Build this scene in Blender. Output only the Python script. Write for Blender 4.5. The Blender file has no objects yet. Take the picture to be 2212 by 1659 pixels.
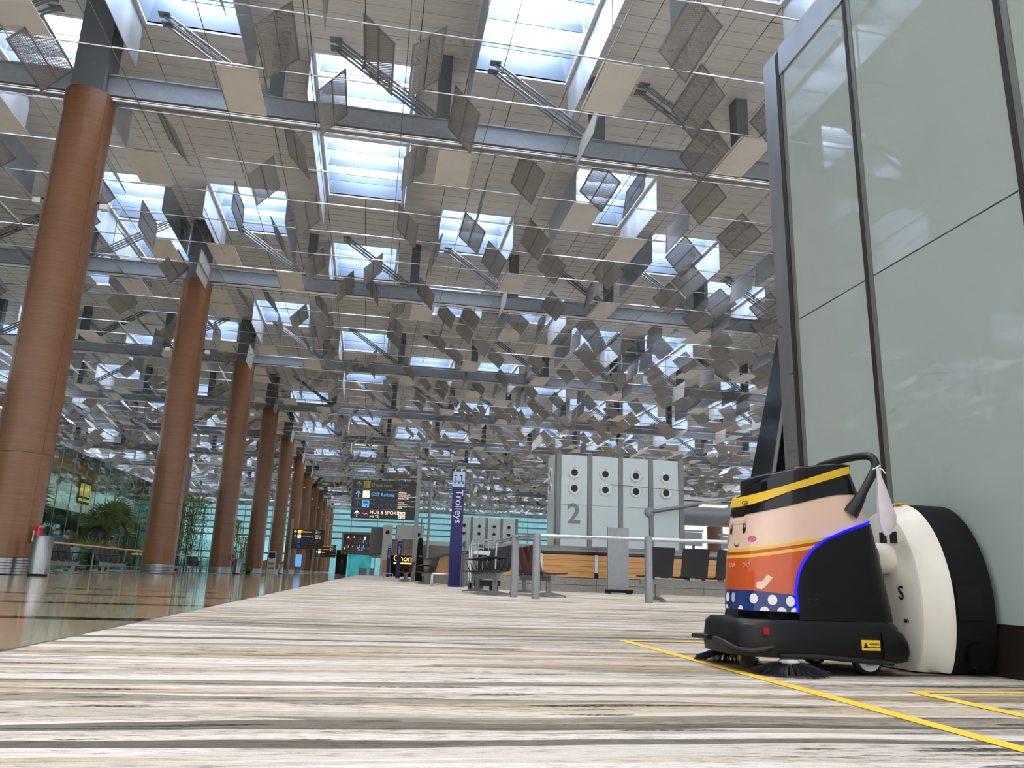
import bpy, bmesh, math, random
from mathutils import Vector, Matrix
random.seed(7)
PI = math.pi
SC = bpy.context.scene
COL = SC.collection

# ------------------------------------------------------------------ camera
CAM_H, F_PX = 0.30, 1661.0
yaw, pitch, roll = (math.radians(a) for a in (10.03, 14.16, 1.883))
fw = Vector((math.sin(yaw) * math.cos(pitch), math.cos(yaw) * math.cos(pitch), math.sin(pitch)))
r0 = Vector((math.cos(yaw), -math.sin(yaw), 0)); u0 = r0.cross(fw)
rt = r0 * math.cos(roll) + u0 * math.sin(roll); up = -r0 * math.sin(roll) + u0 * math.cos(roll)
cd = bpy.data.cameras.new('camera'); cam = bpy.data.objects.new('camera', cd); COL.objects.link(cam)
cd.sensor_width = 36.0; cd.lens = F_PX / 2212 * 36; cd.clip_start = 0.02; cd.clip_end = 600
cam.matrix_world = Matrix(((rt.x, up.x, -fw.x, 0), (rt.y, up.y, -fw.y, 0), (rt.z, up.z, -fw.z, CAM_H), (0, 0, 0, 1)))
SC.camera = cam
def project(x, y, z):
    q = Vector((x, y, z - CAM_H)); d = q.dot(fw)
    if d < 0.1: return None
    return (1106 + F_PX * q.dot(rt) / d, 829.5 - F_PX * q.dot(up) / d, d)

# ------------------------------------------------------------------ sky and exposure
SKY_STRENGTH, PANE_STRENGTH, EXPOSURE = 1.5, 46.0, 0.14
world = bpy.data.worlds.new('sky'); SC.world = world; world.use_nodes = True
bg = world.node_tree.nodes['Background']
bg.inputs[0].default_value = (0.93, 0.97, 1.0, 1); bg.inputs[1].default_value = SKY_STRENGTH
vs = SC.view_settings
vs.view_transform = 'Standard'; vs.look = 'None'; vs.gamma = 1.0; vs.exposure = EXPOSURE; vs.use_curve_mapping = False
SC.cycles.use_denoising = True
SC.cycles.max_bounces = 5; SC.cycles.diffuse_bounces = 4; SC.cycles.glossy_bounces = 3; SC.cycles.transmission_bounces = 2
SC.cycles.transparent_max_bounces = 6; SC.cycles.sample_clamp_indirect = 5.0
SC.cycles.use_adaptive_sampling = True; SC.cycles.adaptive_threshold = 0.12; SC.cycles.adaptive_min_samples = 12
SC.cycles.caustics_reflective = False; SC.cycles.caustics_refractive = False

# ------------------------------------------------------------------ materials
def s2l(c):
    return tuple(((v / 255) / 12.92 if v / 255 <= 0.04045 else ((v / 255 + 0.055) / 1.055) ** 2.4) for v in c)
def newmat(name):
    m = bpy.data.materials.new(name); m.use_nodes = True
    nt = m.node_tree; p = nt.nodes['Principled BSDF']
    return m, nt, p
def N(nt, typ, **kw):
    n = nt.nodes.new(typ)
    for k, v in kw.items():
        if k.startswith('i_'):
            n.inputs[int(k[2:])].default_value = v
        else: setattr(n, k, v)
    return n
def lk(nt, a, b): nt.links.new(a, b)
def coords(nt, scale=(1, 1, 1), kind='Object'):
    tc = N(nt, 'ShaderNodeTexCoord'); mp = N(nt, 'ShaderNodeMapping'); mp.inputs['Scale'].default_value = scale
    lk(nt, tc.outputs[kind], mp.inputs['Vector']); return mp.outputs['Vector']
def mat(name, rgb, rough=0.5, metal=0.0, var=0.06, scale=(8, 8, 8), bump=0.0, spec=0.5, emit=0.0, coat=0.0):
    """plain finish: sRGB colour with a little procedural grain"""
    m, nt, p = newmat(name); c = s2l(rgb)
    v = coords(nt, scale); nz = N(nt, 'ShaderNodeTexNoise'); nz.inputs['Scale'].default_value = 1.0; nz.inputs['Detail'].default_value = 3
    lk(nt, v, nz.inputs['Vector'])
    rp = N(nt, 'ShaderNodeValToRGB'); e = rp.color_ramp.elements
    e[0].position, e[1].position = 0.3, 0.7
    e[0].color = tuple(x * (1 - var) for x in c) + (1,); e[1].color = tuple(min(1, x * (1 + var)) for x in c) + (1,)
    lk(nt, nz.outputs['Fac'], rp.inputs['Fac']); lk(nt, rp.outputs['Color'], p.inputs['Base Color'])
    p.inputs['Roughness'].default_value = rough; p.inputs['Metallic'].default_value = metal
    p.inputs['Specular IOR Level'].default_value = spec; p.inputs['Coat Weight'].default_value = coat; p.inputs['Coat Roughness'].default_value = 0.05
    if bump:
        b = N(nt, 'ShaderNodeBump'); b.inputs['Strength'].default_value = bump; b.inputs['Distance'].default_value = 0.01
        lk(nt, nz.outputs['Fac'], b.inputs['Height']); lk(nt, b.outputs['Normal'], p.inputs['Normal'])
    if emit:
        lk(nt, rp.outputs['Color'], p.inputs['Emission Color']); p.inputs['Emission Strength'].default_value = emit
    return m

M = {}
M['white'] = mat('white_paint', (225, 226, 224), 0.5)
M['tile_back'] = mat('dark_plenum', (28, 27, 26), 0.9)
M['beam'] = mat('grey_blue_paint', (150, 156, 162), 0.4, 0.1)
M['post'] = mat('charcoal_paint', (100, 106, 110), 0.5)
M['steel'] = mat('brushed_steel', (150, 150, 152), 0.3, 1.0, 0.12, (14, 14, 0.6))
M['rail_steel'] = mat('polished_rail_steel', (196, 196, 198), 0.25, 0.9)
M['rod'] = mat('satin_steel_rod', (205, 205, 208), 0.25, 0.9)
M['steel_dark'] = mat('dull_steel', (150, 150, 150), 0.35, 0.9)
M['stainless'] = mat('stainless_frame', (176, 176, 176), 0.28, 0.9, 0.1, (4, 4, 1.5))
M['alu'] = mat('anodised_aluminium', (146, 149, 152), 0.42, 0.4)
M['black'] = mat('black_plastic', (10, 10, 12), 0.42, 0, 0.06, (8, 8, 8), 0, 0.35)
M['black_gloss'] = mat('gloss_black_plastic', (12, 13, 18), 0.12, 0, 0.05, (8, 8, 8), 0, 0.5)
M['black_matt'] = mat('matt_black', (9, 9, 10), 0.7, 0, 0.06, (8, 8, 8), 0, 0.3)
M['rubber'] = mat('black_rubber', (24, 24, 25), 0.55)
M['skirting'] = mat('dark_brown_skirting', (36, 28, 23), 0.35)
M['mullion'] = mat('dark_gasket', (40, 34, 30), 0.5)
M['frame_grey'] = mat('grey_aluminium_frame', (122, 124, 121), 0.4, 0.4)
M['yellow'] = mat('yellow_tape', (255, 204, 48), 0.5, 0, 0.04)
M['visor'] = mat('yellow_visor', (232, 186, 44), 0.4, 0, 0.04)
M['cream'] = mat('cream_plastic', (236, 230, 216), 0.35, 0, 0.05, (5, 5, 5))
M['navy'] = mat('navy_sign', (22, 24, 100), 0.4)
M['paleblue'] = mat('pale_blue_panel', (190, 208, 240), 0.4)
M['sign_black'] = mat('sign_black', (26, 24, 25), 0.35)
M['signpost'] = mat('sign_post_grey', (140, 146, 142), 0.4, 0.3)
M['red'] = mat('red_enamel', (176, 24, 30), 0.3)
M['seat_black'] = mat('black_upholstery', (34, 34, 38), 0.55, 0, 0.15, (40, 40, 40))
M['seat_red'] = mat('maroon_upholstery', (104, 34, 30), 0.5, 0, 0.15, (40, 40, 40))
M['seat_leg'] = mat('seat_leg_grey', (128, 131, 131), 0.35, 0.5)
M['glass_panel'] = mat('back_painted_glass_blue', (204, 219, 221), 0.08, 0, 0.03, (2, 2, 2), 0, 0.6)
M['stone'] = mat('grey_stone', (150, 146, 138), 0.5, 0, 0.12, (20, 20, 20))
M['counter_top'] = mat('dark_counter_top', (38, 28, 27), 0.3)
M['paint_grey'] = mat('grey_wall_paint', (140, 140, 136), 0.6)
M['offwhite'] = mat('offwhite_cladding', (222, 222, 220), 0.5)
M['duct'] = mat('silver_duct', (150, 153, 160), 0.42, 0.3)
M['palm'] = mat('palm_leaf', (104, 122, 76), 0.5, 0, 0.3, (6, 6, 6))
M['leaf'] = mat('bamboo_leaf', (128, 148, 68), 0.5, 0, 0.35, (3, 3, 3))
M['bark'] = mat('palm_bark', (92, 78, 58), 0.8, 0, 0.2, (12, 12, 4))
M['orange_glow'] = mat('amber_ceiling_band', (214, 150, 60), 0.5, emit=0.5)
M['lit_yellow'] = mat('lit_sign_yellow', (255, 222, 120), 0.4, emit=2.5)
M['lit_orange'] = mat('lit_sign_orange', (255, 190, 90), 0.4, emit=2.0)
M['cloth'] = mat('white_cloth', (226, 216, 222), 0.8, 0, 0.05, (30, 30, 30))
M['teal_glow'] = mat('teal_lit_wall', (70, 190, 196), 0.3, 0, 0.35, (0.5, 1, 0.6), emit=0.35)
M['skin'] = mat('skin', (120, 86, 66), 0.6)
M['clothes_dark'] = mat('dark_clothes', (24, 24, 28), 0.8)
M['white_plastic'] = mat('white_plastic', (238, 238, 236), 0.35)
M['paint_black'] = mat('print_black', (10, 10, 10), 0.5)
M['paint_pink'] = mat('print_pink', (226, 100, 130), 0.4)
M['paint_skin'] = mat('print_skin', (238, 206, 186), 0.3)
M['paint_white'] = mat('print_white', (244, 244, 244), 0.4)
M['bronze'] = mat('bronze_wheel', (150, 126, 70), 0.35, 0.6)
M['led'] = mat('blue_led', (0, 0, 255), 0.4, emit=2.6)

def emission_mat(name, rgb, strength, scale=(0.5, 0.5, 0.5), lo=0.7):
    m, nt, p = newmat(name); c = s2l(rgb)
    v = coords(nt, scale); nz = N(nt, 'ShaderNodeTexNoise'); nz.inputs['Scale'].default_value = 1.0
    lk(nt, v, nz.inputs['Vector'])
    rp = N(nt, 'ShaderNodeValToRGB'); e = rp.color_ramp.elements
    e[0].position, e[1].position = 0.35, 0.65
    e[0].color = tuple(x * lo for x in c) + (1,); e[1].color = c + (1,)
    lk(nt, nz.outputs['Fac'], rp.inputs['Fac']); lk(nt, rp.outputs['Color'], p.inputs['Emission Color'])
    p.inputs['Emission Strength'].default_value = strength; p.inputs['Base Color'].default_value = (0.6, 0.65, 0.7, 1)
    return m
M['pane'] = emission_mat('daylit_diffusing_pane', (250, 252, 255), PANE_STRENGTH)
M['pane'].cycles.emission_sampling = 'FRONT_BACK'
M['txt_yellow_dim'] = mat('print_olive_yellow', (168, 148, 50), 0.5, emit=0.12)
M['txt_orange'] = mat('lit_print_orange', (255, 178, 40), 0.5, emit=1.2)
M['txt_blue'] = mat('lit_print_blue', (96, 178, 245), 0.5, emit=0.7)
M['txt_blue_dim'] = mat('print_blue', (50, 92, 140), 0.5, emit=0.15)
M['txt_cream'] = mat('lit_print_cream', (255, 230, 200), 0.5, emit=0.9)
M['txt_grey'] = mat('print_grey', (120, 124, 126), 0.5, emit=0.1)
M['txt_purple'] = mat('print_purple', (104, 24, 100), 0.5)

def ceiling_mat():
    m, nt, p = newmat('ceiling_metal_plank')
    tc = N(nt, 'ShaderNodeTexCoord'); sx = N(nt, 'ShaderNodeSeparateXYZ'); lk(nt, tc.outputs['Object'], sx.inputs[0])
    f = N(nt, 'ShaderNodeMath', operation='MULTIPLY'); f.inputs[1].default_value = 1 / 0.5975; lk(nt, sx.outputs['Y'], f.inputs[0])
    fr = N(nt, 'ShaderNodeMath', operation='FRACT'); lk(nt, f.outputs[0], fr.inputs[0])
    ds = N(nt, 'ShaderNodeMath', operation='SUBTRACT'); ds.inputs[1].default_value = 0.0; lk(nt, fr.outputs[0], ds.inputs[0])
    cmp = N(nt, 'ShaderNodeMath', operation='COMPARE'); cmp.inputs[1].default_value = 0.5; cmp.inputs[2].default_value = 0.025; lk(nt, ds.outputs[0], cmp.inputs[0])
    nz = N(nt, 'ShaderNodeTexNoise'); nz.inputs['Scale'].default_value = 0.8; lk(nt, tc.outputs['Object'], nz.inputs['Vector'])
    rp = N(nt, 'ShaderNodeValToRGB'); e = rp.color_ramp.elements
    e[0].color = s2l((224, 223, 219)) + (1,); e[1].color = s2l((233, 232, 229)) + (1,); lk(nt, nz.outputs['Fac'], rp.inputs['Fac'])
    mx = N(nt, 'ShaderNodeMix', data_type='RGBA'); lk(nt, cmp.outputs[0], mx.inputs[0]); lk(nt, rp.outputs['Color'], mx.inputs[6])
    mx.inputs[7].default_value = s2l((242, 239, 235)) + (1,); lk(nt, mx.outputs[2], p.inputs['Base Color'])
    p.inputs['Roughness'].default_value = 0.5
    return m
M['ceiling'] = ceiling_mat()

def perforated_mat(name, rgb, holes=True, rough=0.5, metal=0.12):
    m, nt, p = newmat(name); c = s2l(rgb)
    tc = N(nt, 'ShaderNodeTexCoord'); vo = N(nt, 'ShaderNodeTexVoronoi', voronoi_dimensions='2D'); vo.inputs['Scale'].default_value = 1 / 0.046
    vo.inputs['Randomness'].default_value = 0.0
    mp = N(nt, 'ShaderNodeMapping'); mp.inputs['Rotation'].default_value = (0, 0, PI / 4); lk(nt, tc.outputs['Object'], mp.inputs['Vector']); lk(nt, mp.outputs[0], vo.inputs['Vector'])
    lt = N(nt, 'ShaderNodeMath', operation='LESS_THAN'); lt.inputs[1].default_value = 0.33; lk(nt, vo.outputs['Distance'], lt.inputs[0])
    nz = N(nt, 'ShaderNodeTexNoise'); nz.inputs['Scale'].default_value = 1.5; lk(nt, tc.outputs['Object'], nz.inputs['Vector'])
    rp = N(nt, 'ShaderNodeValToRGB'); e = rp.color_ramp.elements
    e[0].color = tuple(x * 0.92 for x in c) + (1,); e[1].color = tuple(x * 1.06 for x in c) + (1,); lk(nt, nz.outputs['Fac'], rp.inputs['Fac'])
    lk(nt, rp.outputs['Color'], p.inputs['Base Color']); p.inputs['Roughness'].default_value = rough; p.inputs['Metallic'].default_value = metal
    if holes:
        out = nt.nodes['Material Output']; tr = N(nt, 'ShaderNodeBsdfTransparent'); mx = N(nt, 'ShaderNodeMixShader')
        lk(nt, lt.outputs[0], mx.inputs[0]); lk(nt, p.outputs[0], mx.inputs[1]); lk(nt, tr.outputs[0], mx.inputs[2]); lk(nt, mx.outputs[0], out.inputs['Surface'])
    return m
M['perf'] = perforated_mat('perforated_aluminium', (166, 165, 162))
M['panel_frame'] = mat('panel_rim', (140, 139, 137), 0.45, 0.2)
M['panel_flat'] = perforated_mat('pale_reflector_sheet', (240, 236, 230), False, 0.5, 0.1)

def wood_column_mat():
    m, nt, p = newmat('red_brown_veneer')
    v = coords(nt, (0.6, 0.6, 45)); nz = N(nt, 'ShaderNodeTexNoise'); nz.inputs['Scale'].default_value = 1.0; nz.inputs['Detail'].default_value = 6; lk(nt, v, nz.inputs['Vector'])
    rp = N(nt, 'ShaderNodeValToRGB'); e = rp.color_ramp.elements; e[0].position, e[1].position = 0.3, 0.72
    e[0].color = s2l((114, 76, 50)) + (1,); e[1].color = s2l((132, 92, 62)) + (1,)
    lk(nt, nz.outputs['Fac'], rp.inputs['Fac']); lk(nt, rp.outputs['Color'], p.inputs['Base Color'])
    p.inputs['Roughness'].default_value = 0.3
    return m
M['column'] = wood_column_mat()
def plank_mat():
    m, nt, p = newmat('honey_timber')
    v = coords(nt, (1.2, 1.2, 26)); nz = N(nt, 'ShaderNodeTexNoise'); nz.inputs['Scale'].default_value = 1.0; nz.inputs['Detail'].default_value = 4; lk(nt, v, nz.inputs['Vector'])
    rp = N(nt, 'ShaderNodeValToRGB'); e = rp.color_ramp.elements; e[0].position, e[1].position = 0.3, 0.75
    e[0].color = s2l((196, 140, 82)) + (1,); e[1].color = s2l((226, 174, 112)) + (1,)
    lk(nt, nz.outputs['Fac'], rp.inputs['Fac']); lk(nt, rp.outputs['Color'], p.inputs['Base Color']); p.inputs['Roughness'].default_value = 0.4
    return m
M['timber'] = plank_mat()

def carpet_mat():
    m, nt, p = newmat('striped_carpet'); p.inputs['Roughness'].default_value = 0.95; p.inputs['Specular IOR Level'].default_value = 0.1
    tc = N(nt, 'ShaderNodeTexCoord')
    # slow warp so that the bands wander like wood grain
    wv = N(nt, 'ShaderNodeMapping'); wv.inputs['Scale'].default_value = (0.9, 1.6, 1); lk(nt, tc.outputs['Object'], wv.inputs['Vector'])
    wn = N(nt, 'ShaderNodeTexNoise'); wn.inputs['Scale'].default_value = 1.0; wn.inputs['Detail'].default_value = 2; lk(nt, wv.outputs[0], wn.inputs['Vector'])
    wm = N(nt, 'ShaderNodeMath', operation='MULTIPLY_ADD'); wm.inputs[1].default_value = 0.16; wm.inputs[2].default_value = -0.08; lk(nt, wn.outputs['Fac'], wm.inputs[0])
    wc = N(nt, 'ShaderNodeCombineXYZ'); lk(nt, wm.outputs[0], wc.inputs['Y'])
    wa = N(nt, 'ShaderNodeVectorMath', operation='ADD'); lk(nt, tc.outputs['Object'], wa.inputs[0]); lk(nt, wc.outputs[0], wa.inputs[1])
    def band(sx, sy, det, off, rough=0.5):
        mp = N(nt, 'ShaderNodeMapping'); mp.inputs['Scale'].default_value = (sx, sy, 1); mp.inputs['Location'].default_value = (off, off * 1.7, 0)
        lk(nt, wa.outputs[0], mp.inputs['Vector']); n = N(nt, 'ShaderNodeTexNoise'); n.inputs['Scale'].default_value = 1.0; n.inputs['Detail'].default_value = det
        n.inputs['Roughness'].default_value = rough; lk(nt, mp.outputs[0], n.inputs['Vector']); return n.outputs['Fac']
    def ramp(fac, stops, interp='LINEAR'):
        r = N(nt, 'ShaderNodeValToRGB'); cr = r.color_ramp; cr.interpolation = interp
        while len(cr.elements) < len(stops): cr.elements.new(0.5)
        for el, (pos, c) in zip(cr.elements, stops): el.position = pos; el.color = (s2l(c) + (1,)) if len(c) == 3 else c
        lk(nt, fac, r.inputs['Fac']); return r.outputs['Color']
    def mix(fac, a, b, mode='MIX'):
        mx = N(nt, 'ShaderNodeMix', data_type='RGBA', blend_type=mode)
        lk(nt, fac, mx.inputs[0]) if not isinstance(fac, float) else setattr(mx.inputs[0], 'default_value', fac)
        lk(nt, a, mx.inputs[6]); lk(nt, b, mx.inputs[7]); return mx.outputs[2]
    def plank(sx, sy, off):
        mp = N(nt, 'ShaderNodeMapping'); mp.inputs['Scale'].default_value = (sx, sy, 1); mp.inputs['Location'].default_value = (off, off * 1.3, 0); lk(nt, wa.outputs[0], mp.inputs['Vector'])
        v = N(nt, 'ShaderNodeTexVoronoi', voronoi_dimensions='2D'); v.inputs['Scale'].default_value = 1.0; lk(nt, mp.outputs[0], v.inputs['Vector'])
        sp_ = N(nt, 'ShaderNodeSeparateColor'); lk(nt, v.outputs['Color'], sp_.inputs[0])
        return sp_.outputs[0], mp
    pal = [(0.0, (222, 215, 208)), (0.18, (208, 200, 190)), (0.32, (200, 184, 162)), (0.42, (226, 219, 213)), (0.55, (190, 180, 166)), (0.64, (218, 209, 200)), (0.74, (184, 167, 144)), (0.82, (158, 150, 138)), (0.90, (214, 203, 190)), (0.965, (122, 116, 108))]
    a1, mp1 = plank(0.42, 10.5, 0.0); base = ramp(a1, pal, 'CONSTANT')
    a2, mp2 = plank(0.75, 21.0, 4.0); sub = ramp(a2, [(0.0, (255, 255, 255)), (0.45, (228, 222, 214)), (0.62, (255, 254, 252)), (0.82, (212, 203, 192)), (0.95, (176, 170, 164))], 'CONSTANT')
    c0 = mix(0.75, base, sub, 'MULTIPLY')
    fine = ramp(band(16, 80, 4, 3.1, 0.7), [(0.34, (120, 113, 104)), (0.44, (214, 208, 202)), (0.54, (252, 250, 248))])
    fm = ramp(band(1.1, 9, 2, 17.0), [(0.35, (0.15, 0.15, 0.15, 1)), (0.62, (0.95, 0.95, 0.95, 1))])
    c1 = mix(fm, c0, mix(1.0, c0, fine, 'MULTIPLY'))
    speck = ramp(band(60, 160, 2, 5.0), [(0.40, (0.1, 0.1, 0.1, 1)), (0.52, (1, 1, 1, 1))])
    dark = ramp(band(0.7, 14, 2, 9.3, 0.55), [(0.0, (0, 0, 0, 1)), (0.655, (0, 0, 0, 1)), (0.665, (1, 1, 1, 1)), (1.0, (1, 1, 1, 1))])
    thin = ramp(band(1.2, 40, 2, 31.0, 0.5), [(0.0, (0, 0, 0, 1)), (0.69, (0, 0, 0, 1)), (0.70, (1, 1, 1, 1)), (1.0, (1, 1, 1, 1))])
    dk = mix(0.55, mix(1.0, dark, thin, 'LIGHTEN'), speck, 'MULTIPLY')
    dcol = N(nt, 'ShaderNodeRGB'); dcol.outputs[0].default_value = s2l((62, 58, 58)) + (1,)
    c2 = mix(dk, c1, dcol.outputs[0])
    warm = ramp(band(0.6, 15, 2, 14.0), [(0.0, (0, 0, 0, 1)), (0.64, (0, 0, 0, 1)), (0.66, (0.6, 0.6, 0.6, 1)), (1.0, (0.6, 0.6, 0.6, 1))])
    wcol = N(nt, 'ShaderNodeRGB'); wcol.outputs[0].default_value = s2l((188, 156, 132)) + (1,)
    c4 = mix(warm, c2, wcol.outputs[0])
    # a few bars crossing the grain
    for ang, off in ((38, 0.0), (-30, 7.0)):
        mp = N(nt, 'ShaderNodeMapping'); mp.inputs['Rotation'].default_value = (0, 0, math.radians(ang)); mp.inputs['Scale'].default_value = (1.8, 16, 1); mp.inputs['Location'].default_value = (off, off, 0); lk(nt, tc.outputs['Object'], mp.inputs['Vector'])
        dn = N(nt, 'ShaderNodeTexNoise'); dn.inputs['Scale'].default_value = 1.0; dn.inputs['Detail'].default_value = 1; lk(nt, mp.outputs[0], dn.inputs['Vector'])
        diag = ramp(dn.outputs['Fac'], [(0.0, (0, 0, 0, 1)), (0.695, (0, 0, 0, 1)), (0.702, (0.85, 0.85, 0.85, 1)), (1.0, (0.85, 0.85, 0.85, 1))])
        c4 = mix(mix(0.6, diag, speck, 'MULTIPLY'), c4, dcol.outputs[0])
    weave = N(nt, 'ShaderNodeTexNoise'); weave.inputs['Scale'].default_value = 420; weave.inputs['Detail'].default_value = 1; lk(nt, tc.outputs['Object'], weave.inputs['Vector'])
    wr = ramp(weave.outputs['Fac'], [(0.3, (205, 205, 205)), (0.7, (255, 255, 255))])
    c5 = mix(0.6, c4, wr, 'MULTIPLY')
    lk(nt, c5, p.inputs['Base Color'])
    b = N(nt, 'ShaderNodeBump'); b.inputs['Strength'].default_value = 0.25; b.inputs['Distance'].default_value = 0.004; lk(nt, weave.outputs['Fac'], b.inputs['Height']); lk(nt, b.outputs['Normal'], p.inputs['Normal'])
    return m
M['carpet'] = carpet_mat()

def granite_mat(name, lo, hi):
    m, nt, p = newmat(name)
    tc = N(nt, 'ShaderNodeTexCoord'); a = N(nt, 'ShaderNodeTexNoise'); a.inputs['Scale'].default_value = 140; a.inputs['Detail'].default_value = 3; lk(nt, tc.outputs['Object'], a.inputs['Vector'])
    rp = N(nt, 'ShaderNodeValToRGB'); e = rp.color_ramp.elements; e[0].position, e[1].position = 0.32, 0.68
    e[0].color = s2l(lo) + (1,); e[1].color = s2l(hi) + (1,); lk(nt, a.outputs['Fac'], rp.inputs['Fac']); lk(nt, rp.outputs['Color'], p.inputs['Base Color'])
    p.inputs['Roughness'].default_value = 0.07; p.inputs['Specular IOR Level'].default_value = 0.5
    return m
M['granite'] = granite_mat('polished_grey_granite', (156, 138, 112), (192, 174, 146))
M['granite_warm'] = granite_mat('polished_tan_granite', (164, 138, 108), (196, 170, 138))
M['granite_dark'] = granite_mat('polished_brown_granite', (36, 26, 22), (58, 44, 37))

def glass_wall_mat():
    m, nt, p = newmat('back_painted_glass_grey')
    nz = N(nt, 'ShaderNodeTexNoise'); nz.inputs['Scale'].default_value = 0.5; v = coords(nt); lk(nt, v, nz.inputs['Vector'])
    rp = N(nt, 'ShaderNodeValToRGB'); e = rp.color_ramp.elements
    e[0].color = s2l((160, 171, 167)) + (1,); e[1].color = s2l((174, 185, 181)) + (1,); lk(nt, nz.outputs['Fac'], rp.inputs['Fac']); lk(nt, rp.outputs['Color'], p.inputs['Base Color'])
    p.inputs['Roughness'].default_value = 0.02; p.inputs['Specular IOR Level'].default_value = 0.6
    return m
M['glass_wall'] = glass_wall_mat()

def clear_glass_mat(name, tint, fac, rough=0.0, wave=0.0):
    m, nt, p = newmat(name); out = nt.nodes['Material Output']
    tr = N(nt, 'ShaderNodeBsdfTransparent'); tr.inputs[0].default_value = tint + (1,)
    gl = N(nt, 'ShaderNodeBsdfGlossy'); gl.inputs['Color'].default_value = (0.72, 0.80, 0.76, 1); gl.inputs['Roughness'].default_value = rough
    mx = N(nt, 'ShaderNodeMixShader'); mx.inputs[0].default_value = fac
    if wave:
        v = coords(nt, (0.3, 0.5, 2.2)); nz = N(nt, 'ShaderNodeTexNoise'); nz.inputs['Scale'].default_value = 1.0; nz.inputs['Detail'].default_value = 1; lk(nt, v, nz.inputs['Vector'])
        b = N(nt, 'ShaderNodeBump'); b.inputs['Strength'].default_value = wave; b.inputs['Distance'].default_value = 0.05; lk(nt, nz.outputs['Fac'], b.inputs['Height']); lk(nt, b.outputs['Normal'], gl.inputs['Normal'])
    lk(nt, tr.outputs[0], mx.inputs[1]); lk(nt, gl.outputs[0], mx.inputs[2]); lk(nt, mx.outputs[0], out.inputs['Surface'])
    return m
M['green_glass'] = clear_glass_mat('green_tinted_glass', (0.50, 0.60, 0.55), 0.42, 0.02, 0.4)
M['clear_glass'] = clear_glass_mat('clear_glazing', (0.40, 0.62, 0.65), 0.12)
M['rail_glass'] = clear_glass_mat('balustrade_glass', (0.7, 0.85, 0.8), 0.15)

# ------------------------------------------------------------------ mesh helpers
class MB:
    def __init__(s): s.v = []; s.f = []
    def add(s, vs, fs):
        o = len(s.v); s.v += [tuple(v) for v in vs]; s.f += [tuple(i + o for i in f) for f in fs]; return s
    def box(s, x0, x1, y0, y1, z0, z1):
        return s.add([(x0, y0, z0), (x1, y0, z0), (x1, y1, z0), (x0, y1, z0), (x0, y0, z1), (x1, y0, z1), (x1, y1, z1), (x0, y1, z1)],
                     [(0, 3, 2, 1), (4, 5, 6, 7), (0, 1, 5, 4), (1, 2, 6, 5), (2, 3, 7, 6), (3, 0, 4, 7)])
    def prism(s, poly, axis, a, b):
        """polygon of 2-D points extruded along an axis from a to b"""
        def P(p, t): return {'x': (t, p[0], p[1]), 'y': (p[0], t, p[1]), 'z': (p[0], p[1], t)}[axis]
        n = len(poly)
        return s.add([P(p, a) for p in poly] + [P(p, b) for p in poly],
                     [tuple(range(n))[::-1], tuple(range(n, 2 * n))] + [(i, (i + 1) % n, n + (i + 1) % n, n + i) for i in range(n)])
    def tube(s, pts, r, seg=8, caps=True):
        pts = [Vector(p) for p in pts]; rr = r if isinstance(r, (list, tuple)) else [r] * len(pts)
        o = len(s.v); prev = None
        for i, p in enumerate(pts):
            t = (pts[min(i + 1, len(pts) - 1)] - pts[max(i - 1, 0)]).normalized()
            if prev is None:
                a = Vector((0, 0, 1)) if abs(t.z) < 0.9 else Vector((1, 0, 0)); n1 = t.cross(a).normalized()
            else: n1 = (prev - t * prev.dot(t)).normalized()
            prev = n1; n2 = t.cross(n1)
            for k in range(seg):
                an = 2 * PI * k / seg; s.v.append(tuple(p + (n1 * math.cos(an) + n2 * math.sin(an)) * rr[i]))
        for i in range(len(pts) - 1):
            for k in range(seg):
                s.f.append((o + i * seg + k, o + i * seg + (k + 1) % seg, o + (i + 1) * seg + (k + 1) % seg, o + (i + 1) * seg + k))
        if caps:
            s.f.append(tuple(o + k for k in range(seg))[::-1]); e = o + (len(pts) - 1) * seg; s.f.append(tuple(e + k for k in range(seg)))
        return s
    def lathe(s, prof, seg=24, c=(0, 0, 0), axis='z'):
        """profile of (radius, height) turned about an axis through c"""
        o = len(s.v)
        for r, h in prof:
            for k in range(seg):
                a = 2 * PI * k / seg; p = (r * math.cos(a), r * math.sin(a), h)
                if axis == 'x': p = (p[2], p[0], p[1])
                elif axis == 'y': p = (p[0], p[2], p[1])
                s.v.append((p[0] + c[0], p[1] + c[1], p[2] + c[2]))
        for i in range(len(prof) - 1):
            for k in range(seg):
                s.f.append((o + i * seg + k, o + i * seg + (k + 1) % seg, o + (i + 1) * seg + (k + 1) % seg, o + (i + 1) * seg + k))
        s.f.append(tuple(o + k for k in range(seg))[::-1]); e = o + (len(prof) - 1) * seg; s.f.append(tuple(e + k for k in range(seg)))
        return s
    def grid(s, rows):
        o = len(s.v); n = len(rows[0])
        for r in rows: s.v += [tuple(p) for p in r]
        for i in range(len(rows) - 1):
            for k in range(n - 1): s.f.append((o + i * n + k, o + i * n + k + 1, o + (i + 1) * n + k + 1, o + (i + 1) * n + k))
        return s
    def mesh(s, name, m, smooth=False):
        me = bpy.data.meshes.new(name); me.from_pydata(s.v, [], s.f); me.update()
        bm = bmesh.new(); bm.from_mesh(me); bmesh.ops.recalc_face_normals(bm, faces=bm.faces); bm.to_mesh(me); bm.free()
        if m is not None: me.materials.append(M[m] if isinstance(m, str) else m)
        if smooth:
            me.polygons.foreach_set('use_smooth', [True] * len(me.polygons)); me.set_sharp_from_angle(angle=math.radians(40))
        return me
    def build(s, name, m, parent=None, smooth=False, loc=None):
        return link(name, s.mesh(name, m, smooth), parent, loc)
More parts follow.
